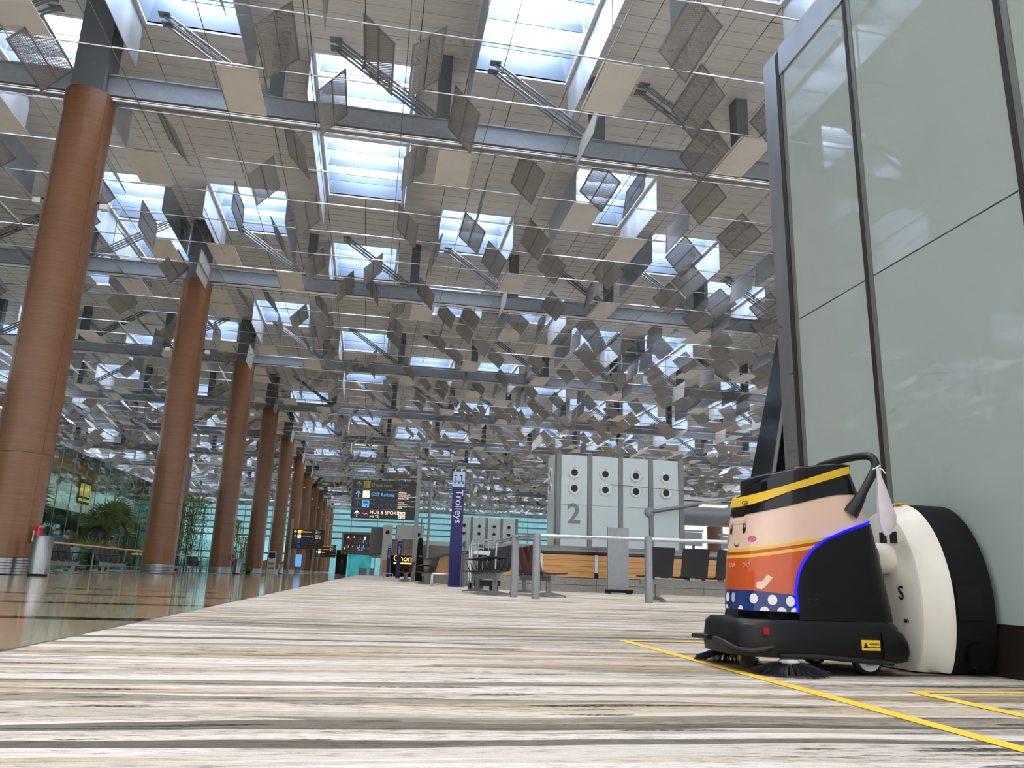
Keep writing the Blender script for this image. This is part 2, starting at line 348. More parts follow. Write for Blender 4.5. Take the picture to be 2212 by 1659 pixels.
def link(name, data, parent=None, loc=None):
    o = bpy.data.objects.new(name, data); COL.objects.link(o)
    if parent is not None: o.parent = parent
    if loc is not None: o.location = loc
    return o
def tag(o, label=None, cat=None, group=None, kind=None):
    for k, v in (('label', label), ('category', cat), ('group', group), ('kind', kind)):
        if v: o[k] = v
    return o
def thing(name, label, cat, loc=(0, 0, 0), rz=0.0, group=None, kind=None):
    o = link(name, None, None, loc); o.rotation_euler = (0, 0, rz); o.empty_display_size = 0.1
    return tag(o, label, cat, group, kind)
def copy_tree(src, parent=None):
    c = src.copy(); COL.objects.link(c); c.parent = parent
    for ch in list(src.children): copy_tree(ch, c)
    return c
ORD = ['first', 'second', 'third', 'fourth', 'fifth', 'sixth', 'seventh', 'eighth', 'ninth', 'tenth', 'eleventh', 'twelfth', 'thirteenth', 'fourteenth', 'fifteenth', 'sixteenth',
       'seventeenth', 'eighteenth', 'nineteenth', 'twentieth', 'twenty-first', 'twenty-second', 'twenty-third', 'twenty-fourth', 'twenty-fifth', 'twenty-sixth', 'twenty-seventh', 'twenty-eighth', 'twenty-ninth', 'thirtieth']
for _t in ('thirty', 'forty', 'fifty'): ORD += ['%s-%s' % (_t, _o) for _o in ('first', 'second', 'third', 'fourth', 'fifth', 'sixth', 'seventh', 'eighth', 'ninth')] + [{'thirty': 'fortieth', 'forty': 'fiftieth', 'fifty': 'sixtieth'}[_t]]
def text_mesh(txt, size, m, align='LEFT', ext=0.004, bold=0.0):
    cu = bpy.data.curves.new('lettering', 'FONT'); cu.body = txt; cu.size = size; cu.align_x = align; cu.align_y = 'CENTER'; cu.extrude = ext; cu.offset = bold; cu.resolution_u = 3
    o = bpy.data.objects.new('lettering', cu); COL.objects.link(o)
    dg = bpy.context.evaluated_depsgraph_get(); me = bpy.data.meshes.new_from_object(o.evaluated_get(dg))
    bpy.data.objects.remove(o); bpy.data.curves.remove(cu); me.materials.clear(); me.materials.append(M[m]); return me
def put_text(txt, size, m, parent, loc, rot=(PI / 2, 0, 0), align='LEFT', ext=0.004, name='lettering', bold=0.0):
    o = link(name, text_mesh(txt, size, m, align, ext, bold), parent, loc); o.rotation_euler = rot; return o

# ------------------------------------------------------------------ floor
floor = tag(MB().box(-52, 70, -9, 190, -0.30, -0.012).build('floor', 'stone'), 'concrete floor slab under the hall finishes', 'floor', kind='structure')
carpet = tag(MB().box(-1.2, 30, -3, 186, -0.012, 0.0).build('floor_carpet', 'carpet'), 'beige and grey carpet with streaks like wood grain', 'carpet', kind='structure')
trim = tag(MB().box(-1.215, -1.2, -3, 186, -0.012, 0.001).build('trim_1', 'stainless'), 'thin metal strip between carpet and granite', 'trim', kind='structure')
gran = tag(link('floor_granite', None), 'polished granite floor of the walkway beside the columns', 'floor', kind='structure')
slab_big = {m: MB().box(0.002, 1.198, 0.002, 1.668, -0.012, 0.0).mesh('slab', m) for m in ('granite', 'granite_warm')}
slab_dark = MB().box(0.002, 2.398, 0.002, 0.238, -0.012, 0.0).mesh('dark_strip', 'granite_dark')
far_l, far_d = MB(), MB()
row = 0; y = -2.6
while y < 186:
    for i in range(9):
        x = -1.215 - 1.2 * (i + 1)
        if 1.2 < y < 40: link('slab', slab_big['granite' if random.random() < 0.65 else 'granite_warm'], gran, (x, y, 0))
        else: far_l.box(x + 0.002, x + 1.198, y + 0.002, y + 1.668, -0.012, 0)
    for i in range(4):
        x = -1.215 - 2.4 * (i + 1) - (1.2 if i == 3 else 0) * 0
        if 1.2 < y < 40: link('dark_strip', slab_dark, gran, (x, y + 1.67, 0))
        else: far_d.box(x + 0.002, x + 2.398, y + 1.672, y + 1.908, -0.012, 0)
    y += 1.91
tag(far_l.build('far_slabs', 'granite', gran), kind='stuff'); tag(far_d.build('far_strips', 'granite_dark', gran), kind='stuff')

# ------------------------------------------------------------------ roof: planks, skylights, beams
ZC = 15.9; BAY = 14.34; Y1 = 20.9; CELL = BAY / 3; XJ = 1.6267; X0 = 2.05; SKX = 4.88
def skylight(b, r):
    """is there a skylight in band b (each 4.88 m) and row r (each 4.78 m)?"""
    known = {(0, 0), (0, 1), (0, 3), (0, 6), (1, -1), (1, 2), (1, 4), (2, 1), (2, 4), (3, 2), (3, 5), (4, 3), (-1, -1), (-1, 2), (-1, 5), (-2, 0), (-2, 2), (-2, 3)}
    if (b, r) in known: return True
    if -1 <= r <= 5 and -2 <= b <= 3: return False
    ph = {0: 0, 1: 2, 2: 1, 3: 2, 4: 0, -1: 2, -2: 0, -3: 1, -4: 0, -5: 2, -6: 1, 5: 1, 6: 2, 7: 0, 8: 1}.get(b, 0)
    h = (b * 73 + r * 151 + 7 * b * r) % 10
    return r % 3 == ph if h < 7 else (r + 1) % 3 == ph
BANDS = range(-10, 13); ROWS = range(-6, 33)
SKY = {(b, r) for b in BANDS for r in ROWS if skylight(b, r)}
def cell_y(r): return Y1 + 0.45 + CELL * r
ceil_root = tag(link('ceiling', None), 'plank ceiling of pale metal strips high above the hall', 'ceiling', kind='structure')
back = MB()
for b in BANDS:
    xa = X0 + SKX * (b - 1)
    for r in ROWS:
        ya, yb = cell_y(r), cell_y(r) + CELL
        if (b, r) in SKY: back.add([(xa + 3.2533, ya, ZC + 0.06), (xa + SKX, ya, ZC + 0.06), (xa + SKX, yb, ZC + 0.06), (xa + 3.2533, yb, ZC + 0.06)], [(0, 1, 2, 3)])
        else: back.add([(xa, ya, ZC + 0.06), (xa + SKX, ya, ZC + 0.06), (xa + SKX, yb, ZC + 0.06), (xa, yb, ZC + 0.06)], [(0, 1, 2, 3)])
back.build('plenum', 'tile_back', ceil_root)
tiles = []
P = CELL / 8
for b in BANDS:
    for r in ROWS:
        for c in range(3):
            if c < 2 and (b, r) in SKY: continue
            for k in range(8): tiles.append((X0 + SKX * (b - 1) + XJ * c, cell_y(r) + P * k))
def seen(x, y, z, pad=0):
    q = project(x, y, z)
    if q is None: return 0
    if not (-30 <= q[0] <= 1690 and -40 <= q[1] <= 1240): return 0
    return 1 / q[2] ** 2
rank = sorted(tiles, key=lambda t: -seen(t[0] + 0.8, t[1] + 0.3, ZC))
near = set(rank[:300])
g = 0.012
tile_me = MB().box(g, XJ - g, g, P - g, 0.0, 0.03).mesh('plank', 'ceiling')
far_t = MB()
for x, y in tiles:
    if (x, y) in near: link('plank', tile_me, ceil_root, (x, y, ZC))
    else:
        far_t.add([(x + g, y + g, ZC), (x + XJ - g, y + g, ZC), (x + XJ - g, y + P - g, ZC), (x + g, y + P - g, ZC)], [(0, 3, 2, 1)])
tag(far_t.build('far_planks', 'ceiling', ceil_root), kind='stuff')

# one skylight: frame, shaft and cross baffles coloured as dimmed blue skylight, daylit pane, two hanging reflector wings
W_, L_ = 3.2533, CELL
def sk_frame():
    m = MB(); t = 0.11
    m.box(0, W_, 0, t, ZC - 0.02, ZC + 0.1).box(0, W_, L_ - t, L_, ZC - 0.02, ZC + 0.1).box(0, t, t, L_ - t, ZC - 0.02, ZC + 0.1).box(W_ - t, W_, t, L_ - t, ZC - 0.02, ZC + 0.1)
    return m.mesh('frame', 'white')
def sk_shaft():
    m = MB(); t = 0.11; z0, z1 = ZC + 0.05, ZC + 2.0; i = 0.35
    a = [(t, t), (W_ - t, t), (W_ - t, L_ - t), (t, L_ - t)]; c = [(t + i, t), (W_ - t - i, t), (W_ - t - i, L_ - t), (t + i, L_ - t)]
    m.add([(p[0], p[1], z0) for p in a] + [(p[0], p[1], z1) for p in c], [(0, 1, 5, 4), (1, 2, 6, 5), (2, 3, 7, 6), (3, 0, 4, 7)])
    return m.mesh('shaft', 'shaft')
M['shaft'] = mat('dimmed_blue_satin', (132, 148, 168), 0.35, 0.3, 0.03, (1, 1, 1))  # sky blue and dimmed glare put into the shaft and baffle colour
M['wing'] = mat('sky_blued_mill_finish', (196, 206, 220), 0.3, 0.6, 0.04, (0.7, 0.7, 0.7))  # silver wings, with the blue of reflected sky mixed into their colour
def sk_baffle(y):
    m = MB(); rows = []
    for k in range(7):
        f = k / 6; rows.append([(0.16 + 0.22 * f, y + 0.35 * f * f, ZC + 0.12 + 1.6 * f), (W_ - 0.16 - 0.22 * f, y + 0.35 * f * f, ZC + 0.12 + 1.6 * f)])
    rows2 = [[(p[0], p[1] + 0.03, p[2]) for p in r] for r in rows[::-1]]
    m.grid(rows + rows2 + [rows[0]])
    return m.mesh('cross_baffle', 'shaft')
def sk_pane():
    return MB().add([(0.12, 0.12, ZC + 1.98), (W_ - 0.12, 0.12, ZC + 1.98), (W_ - 0.12, L_ - 0.12, ZC + 1.98), (0.12, L_ - 0.12, ZC + 1.98)], [(0, 3, 2, 1)]).mesh('pane', 'pane')
def sk_wing(side):
    x = -0.03 if side < 0 else W_ + 0.01
    return MB().box(x, x + 0.02, 0.10, L_ + 0.0, ZC - 1.45, ZC - 0.05).mesh('reflector_wing', 'wing')
SKM = dict(frame=sk_frame(), shaft=sk_shaft(), b1=sk_baffle(1.15), b2=sk_baffle(2.35), b3=sk_baffle(3.55), pane=sk_pane(), wl=sk_wing(-1), wr=sk_wing(1))
def joined(keys):
    me = bpy.data.meshes.new('skylight_box'); bm = bmesh.new(); mats = []
    for key in keys:
        src = SKM[key]; n0 = len(bm.faces); bm.from_mesh(src); bm.faces.ensure_lookup_table()
        if src.materials[0] not in mats: mats.append(src.materials[0])
        for f_ in bm.faces[n0:]: f_.material_index = mats.index(src.materials[0])
    bm.to_mesh(me); bm.free()
    for m_ in mats: me.materials.append(m_)
    return me
SKM['far'] = joined(('frame', 'shaft', 'b1', 'b2', 'b3', 'pane', 'wl', 'wr'))
sky_list = sorted(SKY, key=lambda c: -seen(X0 + SKX * (c[0] - 1) + 1.6, cell_y(c[1]) + 2, ZC))
for i, (b, r) in enumerate(sky_list):
    loc = (X0 + SKX * (b - 1), cell_y(r), 0)
    w = tag(link('window_%d' % (i + 1), None, None, loc), 'bright roof skylight with hanging wings, %s band from the left, %s row' % (ORD[b + 6], ORD[min(29, r + 6)]), 'skylight', 'roof skylights', 'structure')
    if i >= 50: link('skylight_box', SKM['far'], w); continue
    for nm, key in (('frame', 'frame'), ('shaft', 'shaft'), ('cross_baffle', 'b1'), ('cross_baffle', 'b2'), ('cross_baffle', 'b3'), ('pane', 'pane'), ('reflector_wing', 'wl'), ('reflector_wing', 'wr')):
        link(nm, SKM[key], w)

# cross beams with hangers and diagonal struts
XCOL, RC = -8.575, 0.64
XP = [1.27 + 4.88 * k for k in range(-10, 13)]
NB = 11
def beam_parts():
    web = MB().box(-49, 66, -0.14, 0.14, 13.09, 13.66).box(-49, 66, -0.25, 0.25, 13.03, 13.09).box(-49, 66, -0.22, 0.22, 13.66, 13.70)
    tube = MB().tube([(-49, -0.13, 12.95), (66, -0.13, 12.95)], 0.045, 8)
    return web.mesh('girder', 'beam'), tube.mesh('conduit', 'rod', True)
girder, conduit = beam_parts()
hanger = MB().box(-0.2, 0.2, -0.24, 0.24, 13.7, ZC + 0.03).mesh('hanger', 'post')
def brace_mesh(s):
    m = MB()
    for dy in (-0.2, 0.2):
        for dz in (-0.07, 0.07): m.tube([(0.2 * -s, dy, 13.75 + dz), (-3.35 * s, dy, 15.88 + dz)], 0.035, 6)
        for f in (0.25, 0.5, 0.75): m.box(-3.35 * s * f - 0.02, -3.35 * s * f + 0.02, dy - 0.03, dy + 0.03, 13.75 + 2.13 * f - 0.1, 13.75 + 2.13 * f + 0.1)
        m.box(-3.35 * s - 0.17, -3.35 * s + 0.17, dy - 0.12, dy + 0.12, 15.86, 15.897)
    return m.mesh('diagonal_strut', 'strut')
M['strut'] = mat('strut_grey', (120, 124, 128), 0.45, 0.3)
br_r, br_l = brace_mesh(1), brace_mesh(-1)
for k in range(-1, NB):
    yb = Y1 + BAY * k
    t = thing('roof_beam', 'grey steel roof beam, %s across the ceiling counting away from the robot' % ORD[k + 1], 'beam', (0, yb, 0), 0, 'steel roof beams', 'structure')
    link('girder', girder, t); link('conduit', conduit, t)
    for x in XP:
        if k > 5 and not -30 < x < 30: continue
        link('hanger', hanger, t, (x, 0, 0))
        if abs(x - XCOL) > 1 and k < 7: link('diagonal_strut', br_r if x > -8 else br_l, t, (x, 0, 0))

# rods that carry the tilting panels, and the long thin cables
ZR = 12.97
rod_me = MB().tube([(-48, 0, 0), (64, 0, 0)], 0.023, 8).mesh('rod', 'rod', True)
n = 0
for k in range(-1, NB):
    for j in range(7):
        y = Y1 + BAY * k + 0.24 + 2.316 * j
        if y < 8 or y > 160: continue
        o = link('panel_rod', rod_me, None, (0, y, ZR)); n += 1
        tag(o, 'thin steel rod carrying tilting panels, %s rod after the %s roof beam' % (ORD[j], ORD[k + 1]), 'rod', 'panel rods under the roof')
cable_me = MB().tube([(0, 7, 0), (0, 160, 0)], 0.011, 5).mesh('cable', 'steel_dark')
for i in range(14):
    x = -9.7 + 2.44 * i
    tag(link('suspension_cable', cable_me, None, (x, 0, ZR - 0.06)), 'long thin roof cable running down the hall, %s from the column row' % ORD[i], 'cable', 'roof cables')

# tilting panels
PW, PL = 1.07, 2.13
pat = {0: {-10: 0, -7: 0, -6: -48, -5: -48, -3: -48, 0: 48, 1: 0, 3: -45, 5: -42, 6: 82, 11: 85, 16: -48, 13: 0, 8: -50},
       1: {-8: -60, -7: 0, -4: 48, -3: 45, 2: 82, 3: -45, 5: 0, 8: 88, 10: -45, 12: -45, -11: 40, 15: -50},
       2: {-10: -45, -9: 48, -5: 90, -3: 45, 0: -45, 2: -42, 4: -45, 9: -50, 7: 0, 12: 85, 14: -45},
       3: {-8: 90, -6: -62, -4: -58, 1: 66, 3: -45, 5: -42, 10: -45, 12: 80, -10: 48, 7: -48, 15: 0},
       4: {-8: 0, -9: -48, -3: 48, -1: 48, 4: 0, 7: 82, 14: -48, -6: 0, 10: -45, 12: -42},
       5: {-10: -48, -8: 48, -7: 84, -4: 0, -2: 50, -1: -55, 1: -48, 4: 85, 6: -45, 8: 0, 12: -48, 13: 84, 15: -48}}
first = {3: {-4: -62, -2: 90, 5: -48, 9: -45}, 4: {-8: 0, -3: 45, -1: -42, 0: 42, 4: 0, 6: -54, 8: -48, 10: 0}, 5: {-8: 48, -4: 0, -2: 50, 1: -48, 4: 80, 8: 0, 7: -52}}
bay0_skip = {(0, -5), (0, -7), (1, -3), (1, 3)}
panels = []
for k in range(-1, NB):
    for j in range(6):
        y = Y1 + BAY * k + 1.4 + 2.316 * j
        if y > 160: continue
        row = dict(first.get(j, {})) if k == -1 else dict(pat[j])
        if k == -1 and j < 3: continue
        if k == 0: row = {n_: a for n_, a in row.items() if (j, n_) not in bay0_skip}
        rnd = random.Random(k * 31 + j * 7)
        for n_ in list(range(-40, -10)) + list(range(16, 52)):
            if n_ not in row and rnd.random() < 0.45: row[n_] = rnd.choice([0, -45, -45, 48, 85, -50])
        if k > 0:
            for n_ in range(-10, 17):
                if n_ not in row and rnd.random() < 0.12: row[n_] = rnd.choice([-45, -45, 48, -62])
        for n_, a in row.items():
            x = 0.57 + 1.22 * n_; sh = {0: 0.37, 5: -0.41}.get(j, 0) if abs(x + 8.575) < 1.25 else 0
            panels.append((k, j, n_, x, y + sh, a))
panels.sort(key=lambda p: -seen(p[3], p[4], ZR))
def sheet(full):
    m = MB(); e = 0.05 if full else 0.0
    m.box(-PW / 2 + e, PW / 2 - e, -PL / 2 + e, PL / 2 - e, -0.004, 0.004); return m
sheet_perf, sheet_flat = sheet(True).mesh('sheet', 'perf'), sheet(True).mesh('sheet', 'panel_flat')
lone_perf, lone_flat = sheet(False).mesh('sheet', 'perf'), sheet(False).mesh('sheet', 'panel_flat')
def rim_mesh(m_):
    m = MB(); w = 0.05; a, b = PW / 2, PL / 2
    m.box(-a, a, -b, -b + w, -0.012, 0.012).box(-a, a, b - w, b, -0.012, 0.012).box(-a, -a + w, -b + w, b - w, -0.012, 0.012).box(a - w, a, -b + w, b - w, -0.012, 0.012); return m.mesh('rim', m_)
rim_p, rim_f = rim_mesh('panel_frame'), rim_mesh('panel_flat')
spine = MB().box(-0.022, 0.022, -PL / 2 - 0.05, PL / 2 + 0.05, -0.03, -0.013).mesh('spine', 'panel_frame')
def tilt_word(a):
    return 'flat pale' if a == 0 else ('upright grey' if abs(a) > 75 else ('grey right-raised' if a > 0 else 'grey left-raised'))
rest_p, rest_f = MB(), MB()
cnt = 0
for k, j, n_, x, y, a in panels:
    flat = a == 0; cnt += 1; an = math.radians(a)
    if cnt <= 300 and seen(x, y, ZR):
        close = cnt <= 110
        o = link('reflector_panel', (sheet_flat if flat else sheet_perf) if close else (lone_flat if flat else lone_perf), None, (x, y, ZR)); o.rotation_euler = (0, -an, 0)
        side = 'over the columns' if n_ == -7 else ('%s right of the columns' % ORD[n_ + 6] if n_ > -7 else '%s left of the columns' % ORD[-8 - n_])
        tag(o, '%s panel in the %s roof bay, %s row, %s' % (tilt_word(a), ORD[k + 1], ORD[j], side), 'panel', 'tilting roof panels')
        if close:
            link('rim', rim_f if flat else rim_p, o)
            if not flat: link('spine', spine, o)
    else:
        c, s_ = math.cos(an), math.sin(an); (rest_f if flat else rest_p).add([(x + u * PW / 2 * c, y + v * PL / 2, ZR + u * PW / 2 * s_) for u, v in ((-1, -1), (1, -1), (1, 1), (-1, 1))], [(0, 1, 2, 3)])
M['perf_far'] = mat('far_panel_grey', (168, 161, 154), 0.45, 0.35)
tag(rest_p.build('far_roof_panels', 'perf_far'), 'dense haze of small grey tilted panels far down the roof', 'panels', kind='stuff')
tag(rest_f.build('far_flat_panels', 'panel_flat'), 'small pale flat panels far down the roof', 'panels', kind='stuff')

# ------------------------------------------------------------------ columns
def column_meshes():
    shaft = MB().lathe([(RC, 2.90), (RC, 13.0)], 48).mesh('upper_cladding', 'column', True)
    low = MB().lathe([(RC + 0.006, 0.40), (RC + 0.006, 2.89)], 48).mesh('lower_cladding', 'column', True)
    base = MB()
    for i in range(6): base.lathe([(RC - 0.01, 0.02 + i * 0.063), (RC + 0.0, 0.025 + i * 0.063), (RC + 0.0, 0.075 + i * 0.063), (RC - 0.01, 0.08 + i * 0.063)], 48)
    base = base.mesh('steel_base', 'steel', True)
    neck = MB().box(-0.42, 0.42, -0.42, 0.42, 13.0, 15.92).mesh('neck', 'post')
    seam = MB()
    for a in (-2.25, -0.55):
        c_, s_ = math.cos(a), math.sin(a); seam.tube([(RC * c_, RC * s_, 0.42), (RC * c_, RC * s_, 13.0)], 0.008, 5)
    return shaft, low, base, neck, seam.mesh('seam_strip', 'bark')
cm = column_meshes()
M['lens'] = mat('lamp_lens', (255, 246, 226), 0.3, emit=1.5)
lamp_arm = MB().tube([(0, 0, 0), (0.16, 0, -0.06)], 0.02, 6).mesh('lamp_arm', 'black_matt')
lamp_box = MB().box(0.10, 0.30, -0.09, 0.09, -0.20, -0.06).mesh('lamp_housing', 'white_plastic')
lamp_lens = MB().box(0.11, 0.29, -0.08, 0.08, -0.06, -0.055).mesh('lamp_lens', 'lens')
for k in range(12):
    t = thing('column', 'tall round wood-clad column, %s in the row counting from the camera' % ORD[k], 'column', (XCOL, Y1 + BAY * k, 0), 0, 'wood-clad columns', 'structure')
    for nm, me in zip(('upper_cladding', 'lower_cladding', 'steel_base', 'neck', 'seam_strip'), cm): link(nm, me, t)
    for s_ in (-1, 1):
        c = thing('column_floodlight', 'small white uplight on the %s side of the %s column' % ('left' if s_ < 0 else 'right', ORD[k]), 'lamp', (XCOL + s_ * (RC - 0.005), Y1 + BAY * k, 9.85), 0 if s_ > 0 else PI, 'column uplights')
        link('lamp_arm', lamp_arm, c); link('lamp_housing', lamp_box, c); link('lamp_lens', lamp_lens, c)

# ------------------------------------------------------------------ glass wall beside the robot
XW = 2.38
wall = tag(link('wall_right', None), 'tall wall of pale grey glass panels beside the robot', 'wall', kind='structure')
edges = [4.0 - 0.045, 3.24, 2.28, 1.32, 0.36, -0.6, -1.56]
for i in range(len(edges) - 1):
    a, b = edges[i + 1] + 0.03, edges[i] - 0.03
    MB().box(XW, XW + 0.02, a, b, 0.19, 1.816).build('glass_panel', 'glass_wall', wall)
    MB().box(XW, XW + 0.02, a, b, 1.824, 3.48).build('glass_panel', 'glass_wall', wall)
    if i > 0:
        MB().box(XW - 0.004, XW + 0.03, edges[i] - 0.034, edges[i] - 0.002, 0.17, 3.50).build('mullion', 'frame_grey', wall)
        MB().box(XW - 0.006, XW + 0.03, edges[i] - 0.002, edges[i] + 0.028, 0.17, 3.50).build('gasket', 'mullion', wall)
MB().box(XW - 0.012, XW + 0.10, -1.6, 3.93, 3.48, 3.68).build('top_rail', 'stainless', wall)
MB().box(XW - 0.008, XW + 0.10, 3.935, 3.972, 0.0, 3.66).build('gasket', 'mullion', wall)
MB().box(XW - 0.004, XW + 0.10, 3.900, 3.934, 0.0, 3.66).build('mullion', 'frame_grey', wall)
MB().box(XW - 0.010, XW + 0.10, 3.975, 4.125, 0.0, 3.68).build('end_post', 'stainless', wall)
MB().box(XW + 0.03, XW + 1.6, -1.6, 4.10, 0.0, 3.66).build('core', 'paint_grey', wall)
sk = tag(MB().box(XW - 0.02, XW + 0.02, -1.6, 3.9, 0.0, 0.172).box(XW - 0.006, XW + 0.02, -1.6, 3.9, 0.172, 0.19).build('baseboard_right', 'skirting'), 'dark brown skirting under the grey glass wall', 'skirting', kind='structure')
# black tapered totem just past the wall's end
t = thing('tapered_totem', 'black tapered totem peeking out past the end of the glass wall', 'totem', (2.62, 4.62, 0))
MB().add([(-0.36, -0.2, 0.0), (0.3, -0.2, 0.0), (0.3, 0.2, 0.0), (-0.36, 0.2, 0.0), (0.10, -0.12, 2.0), (0.26, -0.12, 2.0), (0.26, 0.12, 2.0), (0.10, 0.12, 2.0)],
         [(0, 3, 2, 1), (4, 5, 6, 7), (0, 1, 5, 4), (1, 2, 6, 5), (2, 3, 7, 6), (3, 0, 4, 7)]).build('body', 'black_gloss', t)
MB().tube([(-0.37, -0.2, 0.0), (0.095, -0.12, 2.0)], 0.012, 6).build('edge_trim', 'frame_grey', t)

# ------------------------------------------------------------------ cleaning robot
RX, RY = 1.70, 2.86
def itp(z, zs, vs_):
    if z <= zs[0]: return vs_[0]
    for i in range(len(zs) - 1):
        if z <= zs[i + 1]:
            f = (z - zs[i]) / (zs[i + 1] - zs[i]); return vs_[i] + f * (vs_[i + 1] - vs_[i])
    return vs_[-1]
def xf(z): return itp(z, [0.2, 0.35, 0.55, 0.62, 0.74, 0.80], [1.395, 1.405, 1.43, 1.45, 1.49, 1.52])
def xr(z): return itp(z, [0.2, 0.33, 0.56, 0.76, 0.80], [1.97, 1.947, 1.906, 1.84, 1.83])
def hb(z): return itp(z, [0.2, 0.4, 0.56, 0.76, 0.80], [0.19, 0.19, 0.185, 0.165, 0.16])
NF, NR = 3.2, 5.5
def sp(v, n_): return math.copysign(abs(v) ** (2 / n_), v)
def S(phi, z, off=0.0):
    """a point of the robot's body, phi = 0 in front, pi/2 on the near side, height z; local coordinates"""
    a, b, cx = (xr(z) - xf(z)) / 2, hb(z), (xr(z) + xf(z)) / 2
    n_ = NF if math.cos(phi) > 0 else NR
    p = Vector((cx - a * sp(math.cos(phi), n_) - RX, -b * sp(math.sin(phi), n_), z))
    if off:
        e = 1e-3
        q1, q0 = S(phi + e, z), S(phi - e, z); tn = (q1 - q0)
        if tn.length < 1e-9: tn = Vector((0, -1, 0))
        nn = Vector((tn.y, -tn.x, 0)).normalized()
        if nn.dot(Vector((p.x + RX - cx, p.y, 0))) < 0: nn = -nn
        p = p + nn * off
    return p
def phi_x(x, z):
    a, cx = (xr(z) - xf(z)) / 2, (xr(z) + xf(z)) / 2; c = max(-1, min(1, (cx - x) / a)); n_ = NF if c > 0 else NR
    return math.acos(max(-1, min(1, math.copysign(abs(c) ** (n_ / 2), c))))
def phi_y(dy, z):
    b = hb(z); return math.copysign(math.asin(min(1, (abs(dy) / b) ** (NF / 2))), dy)
def livery():
    m, nt, p = newmat('robot_livery')
    tc = N(nt, 'ShaderNodeTexCoord'); sx = N(nt, 'ShaderNodeSeparateXYZ'); lk(nt, tc.outputs['Object'], sx.inputs[0])
    def mth(op, a, b=None):
        q = N(nt, 'ShaderNodeMath', operation=op)
        for i, v in enumerate((a, b)):
            if v is None: continue
            if isinstance(v, (int, float)): q.inputs[i].default_value = v
            else: lk(nt, v, q.inputs[i])
        return q.outputs[0]
    d = mth('MAXIMUM', mth('ADD', sx.outputs['X'], RX - 1.41), 0.0)
    w = mth('SUBTRACT', sx.outputs['Z'], mth('MULTIPLY', d, 0.178)); v = mth('ADD', sx.outputs['Z'], mth('MULTIPLY', d, 0.09))
    nz = N(nt, 'ShaderNodeTexNoise'); nz.inputs['Scale'].default_value = 6; lk(nt, tc.outputs['Object'], nz.inputs['Vector'])
    rp = N(nt, 'ShaderNodeValToRGB'); cr = rp.color_ramp; cr.interpolation = 'CONSTANT'
    stops = [(0.0, (206, 84, 32)), (0.402, (240, 190, 50)), (0.414, (196, 70, 28)), (0.424, (240, 190, 50)), (0.437, (236, 202, 180))]
    while len(cr.elements) < len(stops): cr.elements.new(0.9)
    for el, (pos, c) in zip(cr.elements, stops): el.position = pos; el.color = s2l(c) + (1,)
    lk(nt, w, rp.inputs['Fac'])
    mx = N(nt, 'ShaderNodeMix', data_type='RGBA'); lk(nt, mth('LESS_THAN', v, 0.285), mx.inputs[0]); lk(nt, rp.outputs['Color'], mx.inputs[6]); mx.inputs[7].default_value = s2l((20, 48, 122)) + (1,)
    lk(nt, mx.outputs[2], p.inputs['Base Color']); p.inputs['Roughness'].default_value = 0.22; p.inputs['Coat Weight'].default_value = 0.4; p.inputs['Coat Roughness'].default_value = 0.05
    return m
M['livery'] = livery(); M['ring_orange'] = mat('print_pale_orange', (226, 150, 110), 0.3)
robot = thing('cleaning_robot', 'orange and skin-toned cleaning robot with a smiling face and yellow visor band', 'robot', (RX, RY, 0))
NPH = 96
rows = []
for i in range(28):
    r = []
    for k in range(NPH + 1):
        q = S(2 * PI * k / NPH, 0.6); z = 0.212 + (itp(q.x + RX, [1.39, 1.41, 1.561, 1.723, 1.82, 1.9], [0.565, 0.568, 0.606, 0.651, 0.659, 0.66]) - 0.212) * i / 27; r.append(S(2 * PI * k / NPH, z))
    rows.append(r)
MB().grid(rows).build('front_shell', 'livery', robot, True)
# black side and rear cover below the light strip
LZ = [0.205, 0.291, 0.346, 0.391, 0.436, 0.473, 0.514, 0.556]; LX = [1.558, 1.555, 1.567, 1.589, 1.625, 1.678, 1.776, 1.903]
def xled(z): return itp(z, LZ, LX)
rows = []
for i in range(30):
    z = 0.186 + (0.556 - 0.186) * i / 29; p0 = phi_x(min(xled(z), xr(z) - 0.001), z)
    off = 0.008 if z < 0.545 else 0.004
    rows.append([S(p0 + (2 * PI - 2 * p0) * k / 60, z, off) for k in range(61)])
rows[0] = [Vector((q.x, q.y, 0.186)) for q in rows[0]]
MB().grid(rows).build('rear_cover', 'black', robot, True)
for s_ in (1, -1):
    pts = [];
    for i in range(40):
        z = 0.21 + (0.556 - 0.21) * i / 39; pts.append(S(s_ * phi_x(xled(z) - 0.004, z), z, 0.005))
    MB().tube(pts, 0.0055, 6).build('light_strip', 'led', robot, True)
# black band, yellow visor, black lid
def vU(x): return itp(x, [1.40, 1.413, 1.566, 1.697, 1.837, 1.90], [0.622, 0.626, 0.682, 0.727, 0.770, 0.778])
def vL(x): return itp(x, [1.40, 1.413, 1.566, 1.697, 1.837, 1.90], [0.585, 0.588, 0.656, 0.697, 0.742, 0.75])
def bL(x): return itp(x, [1.39, 1.41, 1.561, 1.723, 1.82, 1.9], [0.560, 0.563, 0.601, 0.646, 0.654, 0.655])
def band_mesh(lo, hi, off, nz=5, thick=0.0):
    rows = []
    for i in range(nz):
        r = []
        for k in range(NPH + 1):
            ph = 2 * PI * k / NPH; z = 0.65
            for _ in range(6): z = lo(S(ph, z).x + RX) * (1 - i / (nz - 1)) + hi(S(ph, z).x + RX) * i / (nz - 1)
            r.append(S(ph, z, off))
        rows.append(r)
    if thick:
        inner = [[Vector((q.x * 0.97, q.y * 0.96, q.z)) for q in r] for r in (rows[-1],)]
        rows = [[Vector((q.x * 0.97, q.y * 0.96, q.z)) for q in rows[0]]] + rows + inner
    return MB().grid(rows)
